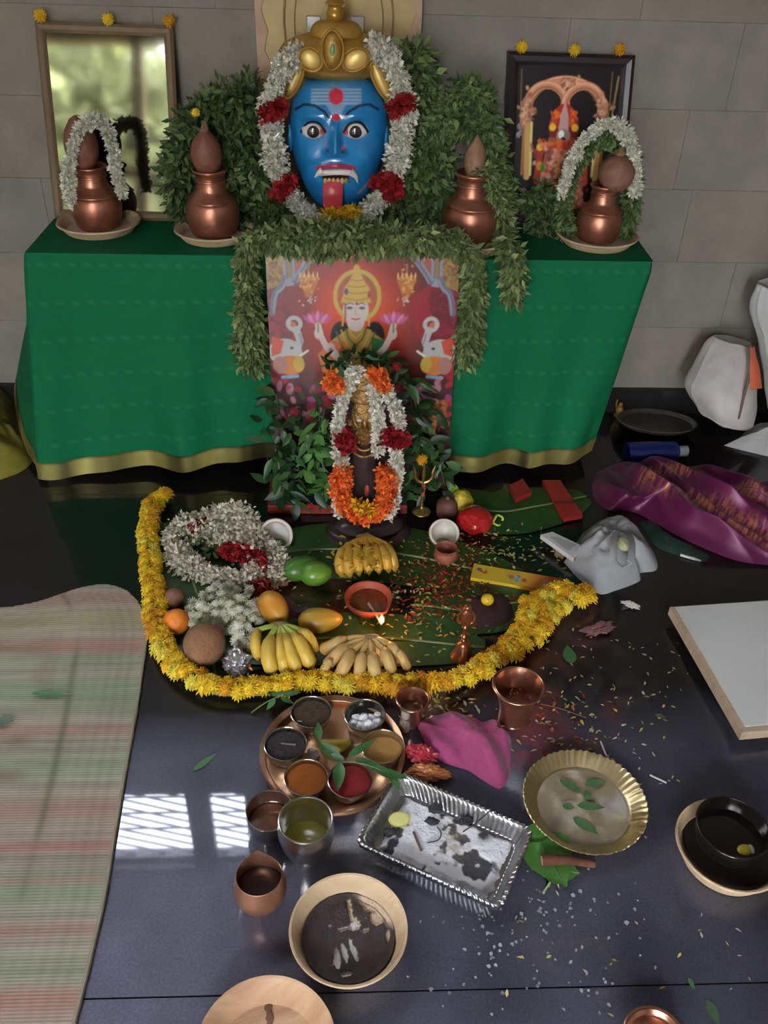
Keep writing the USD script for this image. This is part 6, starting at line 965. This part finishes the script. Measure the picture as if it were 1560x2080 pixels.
part(t, 'body', lathe(np.vstack([smoothprof([(0, 0), (Rr*.58, 0), (Rr*.62, .003), (Rr*.90, .030), (Rr*1.06, .062), (Rr*1.0, .082), (Rr*.985, h)], 6), smoothprof([(Rr*.965, h+.001), (Rr*.975, .082), (Rr*1.03, .062), (Rr*.87, .031), (Rr*.5, .004), (0, .003)], 6)]), 64), ss); part(t, 'rim', lathe([(Rr*.985+.0018*cos(a), h+.0018*sin(a)) for a in np.linspace(0, 2*pi, 9)], 64), ss); part(t, 'foot_ring', lathe([(Rr*.5, 0), (Rr*.62, 0), (Rr*.62, .004), (Rr*.55, .004)], 48), ss)
obj('yellow_green_liquid', xf(lathe([(0, .036), (Rr*.90, .036), (Rr*.85, .030), (0, .030)], 48), c), mat('green_liquid', (.30, .27, .03), (.26, .24, .025), 30, rough=.1, coat=.6), 'yellow-green liquid in the steel tumbler', 'liquid', kind='stuff')
c = F(526, 1778, .078); Rr = 47*mpp(c); c[2] = .0006; h = .078; t = Thing('copper_pot', 'small round copper pot with spout lip, in front of the steel tumbler', 'pot', c)
v, f = lathe(np.vstack([smoothprof([(0, 0), (Rr*.55, 0), (Rr*.62, .003), (Rr*1.0, .024), (Rr*1.16, .046), (Rr*1.06, .068), (Rr, h)], 6), smoothprof([(Rr*.97, h+.0008), (Rr*1.02, .068), (Rr*1.12, .046), (Rr*.96, .025), (Rr*.5, .005), (0, .004)], 6)]), 64); a = np.arctan2(v[:, 1], v[:, 0]); lipw = np.exp(-((a-1.75)/.30)**2)*np.clip((v[:, 2]-.062)/.016, 0, 1); v[:, 2] += .004*lipw; v[:, 1] += .005*lipw; part(t, 'body', (v, f), mat('copper_lota', (.54, .26, .16), (.42, .19, .11), 20, rough=.36, metal=.75), smooth=35)
obj('dark_water', xf(lathe([(0, .042), (Rr*1.10, .042), (Rr*1.0, .036), (0, .036)], 48), c), mat('dark_water', (.02, .012, .02), rough=.05, coat=1.), 'dark water in the small copper pot', 'liquid', kind='stuff')
for k, (x, y, rx, h, lab, bs) in enumerate([(708, 1886, 119, .040, 'areca leaf bowl with black powder, in front of the foil tray', .70), (540, 2128, 142, .040, 'empty areca leaf bowl cut off by the bottom edge of the picture', .70), (1482, 1716, 106, .035, 'areca leaf bowl under the dark steel bowl', .72)]):
    c = F(x, y, h); plate('areca_bowl', lab, 'bowl', [c[0], c[1], .0006], rx*mpp(c), h, mat('areca_bowl_leaf', (.62, .46, .29), (.54, .37, .21), 9, rough=.6, bump=.12, bscale=50, stretch=(1, 7, 1)) if k != 1 else mat('areca_bowl_leaf_b', (.56, .36, .21), (.44, .25, .14), 8, rough=.6, bump=.12, bscale=50, stretch=(1, 7, 1)), bs, .004, .003, rz=.4*k)
    if k == 0:
        Rr = rx*mpp(c)*.80; u, w = np.meshgrid(np.linspace(0, 1, 70), np.linspace(0, 2*pi, 140), indexing='ij'); q = np.stack([u*Rr*np.cos(w), u*Rr*np.sin(w), 0*u+.0072], -1); n1 = meshkit.fbm(q*60+4, 4, 3); n2 = meshkit.fbm(q*30+2, 4, 7)
        thin = np.zeros(u.shape); X_, Y_ = q[..., 0]/Rr, q[..., 1]/Rr
        for ax, ay, sx_, sy_, rr_ in ((.12, .30, .14, .14, 0), (-.12, .22, .14, .05, .3), (-.42, .28, .06, .05, 0), (.38, .18, .10, .05, .5), (.85, .05, .05, .10, 0), (-.25, -.42, .07, .19, .15), (-.08, -.32, .06, .20, .25), (.10, -.25, .05, .24, .35), (.05, .62, .05, .3, .1), (-.05, -.75, .12, .05, .2), (.6, .45, .16, .14, 0)):
            dx, dy = X_-ax, Y_-ay; rr_ = -rr_; a_, b_ = dx*cos(rr_)-dy*sin(rr_), dx*sin(rr_)+dy*cos(rr_); thin = np.maximum(thin, np.exp(-(a_/sx_)**2-(b_/sy_)**2))
        thin = np.clip((thin*1.2+(n1-.5)*1.1+(meshkit.fbm(q*190, 3, 5)-.5)*1.1-.40)*7, 0, 1); thin = np.maximum(thin, np.clip((X_*.55+Y_*.62-.62+(n2-.5)*.9)*6, 0, 1)); q[..., 2] += .0045*(1-thin)*np.clip((1-u)*8, 0, 1)*(.6+.8*n1)-.003*thin*(u > .9)+.010*np.clip((u-.86)/.14, 0, 1)**1.3-.0006; q[..., 2] = np.maximum(q[..., 2], .0052)
        col = np.zeros(q.shape)+np.array([.050, .036, .034])*(.7+.7*n1)[..., None]; col += thin[..., None]*(np.where(X_[..., None]+Y_[..., None] > .55, [.55, .42, .28], [.66, .60, .55])-col); obj('black_powder', (grid(q)[0]+[c[0], c[1], .0006], grid(q)[1]), mat('black_powder_grain', rough=.9, col=True, bump=.4, bscale=300), 'black powder with finger tracks showing the pale areca bowl', 'powder', kind='stuff', smooth=True, col=col.reshape(-1, 3))
    if k == 1: obj('bowl_stain', xf(tube(path3([[-.004, .070, .0062], [.000, .05, .0055], [-.002, .02, .0052]], 12), [.004, .006, .003]*4, 8, flat=.12), [c[0], c[1], .0006]), mat('brown_stain', (.16, .08, .045), rough=.8), 'brown stain streak on the empty areca bowl', 'stain', kind='stuff')
c = F(1482, 1716, .018); Rr = 106*mpp(c)*.80; obj('dark_residue', xf(lathe([(0, .0105), (Rr*.9, .0105), (Rr, .012), (Rr*1.1, .0185), (Rr*1.08, .0165), (0, .009)], 56), [c[0], c[1], .0006]), mat('dark_residue_wet', (.02, .014, .012), rough=.25), 'dark oily residue in the areca bowl under the dark steel bowl', 'residue', kind='stuff')
c = F(1488, 1683, .062); Rr = 72*mpp(c); zb_ = .0115; t = Thing('dark_bowl', 'dark steel bowl of black oil standing in an areca leaf bowl', 'bowl', [c[0], c[1], zb_]); h = .055; dks = mat('dark_steel', (.10, .085, .075), (.06, .05, .045), 14, rough=.22, metal=.9)
part(t, 'bowl', lathe(np.vstack([smoothprof([(0, 0), (Rr*.5, 0), (Rr*.8, .012), (Rr*.96, .034), (Rr, h)], 5), smoothprof([(Rr*.975, h+.0006), (Rr*.93, .034), (Rr*.77, .014), (0, .003)], 5)]), 60), dks); part(t, 'rim', lathe([(Rr+.0018*cos(a), h+.0018*sin(a)) for a in np.linspace(0, 2*pi, 9)], 60), dks)
obj('black_oil', xf(lathe([(0, .030), (Rr*.90, .030), (Rr*.8, .024), (0, .024)], 48), [c[0], c[1], zb_]), mat('black_oil', (.006, .004, .004), rough=.03, coat=1.), 'black oil in the dark steel bowl', 'liquid', kind='stuff')
yc_ = F(1513, 1727, .040); t = Thing('lemon_half', 'small yellow lemon piece floating in the black oil', 'lemon', yc_); part(t, 'rind', xf(ball(1, 3, s=(.014, .010, .006)), (0, 0, 0), rot(0, 0, .2)), mat('lemon_bright', (.62, .50, .03), rough=.4)); part(t, 'white_edge', xf(ball(1, 2, s=(.005, .009, .0055)), (.0105, .001, 0.0)), mat('pith', (.55, .55, .52), rough=.5))
c = F(1330, 2112, .03); t, c = cup('copper_cup', 'copper cup rim just showing at the bottom edge of the picture', 1332, 2112, 62, .03, copc, taper=.8)

# ------------------------------------------------------------------ leafy plants at the poster, small flowers
def plant(lab, px, Y, n, seed, cols, L=(.035, .06), spread=.012):
    g = rng(seed); q = pxpath(px, Y, 8); t = Thing('leafy_spray', lab, 'leaves', q[0][:3]); pth = path3(np.asarray(q)[:, :3], 60); part(t, 'stem', t.w(tube(pth[::3], .002, 6)), mat('leaf_stem')); ms = [mat('spray_leaf_%d_%d' % (seed, i), c, np.array(c)*1.35, 30, rough=.42, translucent=.15, spec=.4) for i, c in enumerate(cols)]
    for k in range(n):
        a = pth[g.integers(0, 60)]; d = g.normal(size=3)*[1., .45, .9]; d[1] = -abs(d[1])*.8; d[2] -= .15; d /= np.linalg.norm(d); Lf = g.uniform(*L); sdv = np.cross(d, g.normal(size=3)+[0, -1.2, 0]); sdv /= np.linalg.norm(sdv); Rm = np.stack([d, sdv, np.cross(d, sdv)], 1); v, f = leaf(Lf, g.uniform(.32, .48), g.uniform(.05, .3), .15, 6); v = v @ Rm.T+a+g.normal(size=3)*spread; v[:, 2] = np.maximum(v[:, 2], .002); v[:, 1] = np.minimum(v[:, 1], 1.838); part(t, 'leaf', t.w((v, f)), ms[g.integers(len(ms))], smooth=True)
DK = [(.012, .035, .010), (.02, .055, .015), (.03, .08, .02)]; BR_ = [(.05, .14, .03), (.09, .21, .05), (.03, .09, .02)]
plant('dark leafy spray against the poster, mirror side, with small red flowers', [(560, 800), (570, 850), (575, 900), (570, 960), (590, 1010)], 1.80, 85, 1, DK, spread=.022)
plant('bright green leafy spray between the dark spray and the idol', [(660, 830), (650, 870), (640, 910), (650, 950), (662, 1000)], 1.765, 75, 2, BR_, spread=.014)
plant('leafy spray over the top of the idol against the poster', [(650, 745), (690, 735), (740, 725), (790, 740), (830, 790)], 1.815, 70, 3, DK+BR_[:1], L=(.025, .045), spread=.012)
plant('dark leafy spray between the idol and the trident', [(835, 790), (850, 850), (846, 910), (850, 960), (838, 1010)], 1.79, 85, 4, DK, spread=.02)
plant('low dark green spray on the plank between trident and yellow pouch', [(890, 900), (895, 950), (905, 990)], 1.80, 30, 5, DK, spread=.015)
plant('broad-leaved dark green spray beneath the dark spray on the mirror side', [(600, 930), (615, 975), (640, 1005)], 1.77, 40, 6, DK+[(.03, .09, .025)], spread=.016)
for x, y, Y, R_, c, lab in ((598, 838, 1.775, .013, (.40, .02, .08), 'magenta flower among the dark leaves before the poster'), (630, 1028, 1.74, .010, (.42, .02, .02), 'small red flower on the teal plank cloth'), (805, 745, 1.79, .013, (.45, .03, .03), 'red flower beside the idol top, against the poster'), (832, 850, 1.775, .009, (.25, .015, .04), 'small dark red flower among leaves near the trident'), (550, 790, 1.81, .013, (.10, .012, .03), 'dark maroon flower at the poster edge')):
    m_ = mat('red_bloom_%d' % x, c, np.array(c)*.6, 60, rough=.6); obj('red_flower', xf(BM[x % 5], B(x, y, Y), frame_to((0, -.8, .5)), R_), m_, lab, 'flower', smooth=False)

# ------------------------------------------------------------------ loose petals, crumbs and leaves on the floor
g = rng(99); pm_ = {}
def scatter(name, lab, n, pick, size, cols, seed, cat_='petals', w=.35, zlift=.0012):
    g = rng(seed); ms, cs = [], []
    for _ in range(n):
        x, y = pick(g); c = F(x, y, zlift+abs(g.normal())*.0008); m_ = xf(leaf(g.uniform(*size), w*g.uniform(.7, 1.4), .2, .25, 4), c+[0, 0, .001], rot(g.uniform(-.3, .3), g.uniform(-.35, .05), g.uniform(0, 6.3))); ms.append(m_); cs.append(np.tile(np.array(cols[g.integers(len(cols))])*g.uniform(.7, 1.2), (len(m_[0]), 1)))
    v, f = cat(ms); v[:, 2] = np.maximum(v[:, 2], .0011); obj(name, (v, f), M_pet, lab, cat_, kind='stuff', smooth=True, col=np.vstack(cs))
PY = [(.55, .42, .10), (.50, .46, .16), (.62, .50, .22), (.35, .34, .08)]; PR = [(.40, .06, .03), (.5, .14, .04), (.3, .04, .02)]; PWh = [(.55, .5, .4), (.5, .42, .3)]
scatter('loose_petals', 'yellowish petals strewn over the banana leaves round the clay lamp', 340, lambda g: (g.normal(850, 110), g.normal(1200, 62)), (.007, .016), PY, 1, zlift=.006)
scatter('loose_petals', 'reddish petals and shreds strewn between bell and incense box', 150, lambda g: (g.normal(920, 70), g.normal(1205, 40)), (.008, .02), PR, 2, zlift=.006)
scatter('loose_petals', 'petals strewn on the dark floor beyond the wide copper cup', 120, lambda g: (g.uniform(1090, 1400), g.uniform(1300, 1600)), (.006, .013), PY+PWh, 3)
scatter('loose_petals', 'petals and shreds on the red powder between copper cup and pink cloth', 110, lambda g: (g.normal(1110, 70), g.normal(1470, 45)), (.006, .016), PR+PWh+PY[:1], 4)
scatter('loose_petals', 'yellow petals scattered before the yellow pouch and white box', 170, lambda g: (g.normal(1010, 75), g.normal(1120, 22)), (.008, .015), PY, 5, zlift=.008)
scatter('loose_petals', 'few petals on the bare floor near the picture bottom', 26, lambda g: (g.uniform(1000, 1550), g.uniform(1780, 2070)), (.006, .012), PWh+PY, 6)
scatter('loose_petals', 'yellow petals sprinkled over the bananas by the idol', 90, lambda g: (g.normal(742, 32), g.normal(1125, 18)), (.010, .02), [(.6, .42, .05), (.5, .34, .03)], 7, zlift=.062)
scatter('loose_petals', 'petals between marigold garland and thali rim', 60, lambda g: (g.normal(890, 50), g.normal(1432, 12)), (.008, .016), PWh+PY, 8)
scatter('red_powder', 'red powder shaken over the banana leaf between clay lamp and incense box', 520, lambda g: (g.normal(915, 62), g.normal(1178, 34)), (.003, .009), [(.30, .03, .02), (.38, .05, .02), (.2, .02, .015)], 19, 'powder', w=.8, zlift=.0055)
scatter('powder_crumbs', 'white powder crumbs on the floor round the foil tray and bowls', 150, lambda g: (g.normal(1100, 110), g.normal(1900, 75)), (.003, .008), [(.4, .4, .42), (.3, .3, .33)], 9, 'crumbs', w=.8)
for k, (a, b, w, lab) in enumerate([((1398, 1986), (1412, 2012), .4, 'small green leaf on the floor near the bottom corner'), ((1435, 2030), (1462, 2085), .42, 'green leaf cut by the bottom edge of the picture'), ((392, 1566), (440, 1530), .25, 'dark slender leaf on the bare floor beside the mat'), ((1288, 1222), (1262, 1240), .4, 'pale leaf scrap near the carrier bag'), ((1160, 1350), (1152, 1310), .5, 'green leaf bit beside the marigold curve'), ((1330, 1452), (1354, 1458), .5, 'olive leaf bit on the dark floor by the white board'), ((62, 1408), (140, 1412), .2, 'dark dried leaf lying on the woven mat'), ((-10, 1466), (32, 1462), .6, 'bright green leaf on the mat at the picture edge')]):
    z = .0016 if a[0] > 300 or a[0] == 392 else .0085; A, Bv = F(*a, z), F(*b, z); d = Bv-A; v, f = leaf(np.linalg.norm(d), w, .02, .06, 8); obj('loose_leaf', xf((v-[0, 0, v[:, 2].min()], f), A, rot(0, 0, math.atan2(d[1], d[0]))), mat('loose_leaf_%d' % (k % 2), [(.05, .15, .04), (.06, .10, .05)][k % 2], rough=.5), lab, 'leaf', smooth=True)
for x, y, lab in ((1338, 1582, 'white matchstick on the dark floor beyond the brass plate'), (1226, 1520, 'short frayed white wick on the dark floor beyond the brass plate')): a, b = (F(x-18, y-8, .003), F(x+16, y+8, .003)) if x > 1300 else (F(x-6, y-14, .003), F(x+6, y+16, .003)); obj('matchstick', tube([a, (a+b)/2, b], .0018, 6), mat('match_white', (.55, .5, .46), rough=.7), lab, 'stick')
crumple('paper_scrap', 'small white paper twist beside the carrier bag on dark floor', 'paper', 1281, 1228, 17, .01, MATS['white_paper'], 21, .5, 2.5, sx=1.1, sy=.5, az=-.5, pname='paper')
obj('thread', tube(path3([F(1098, 1430, .002), F(1140, 1440, .002), F(1190, 1458, .002)], 14), .0008, 5), mat('thread_red', (.3, .16, .12), rough=.8), 'thin reddish thread on the floor beside the wide copper cup', 'thread')
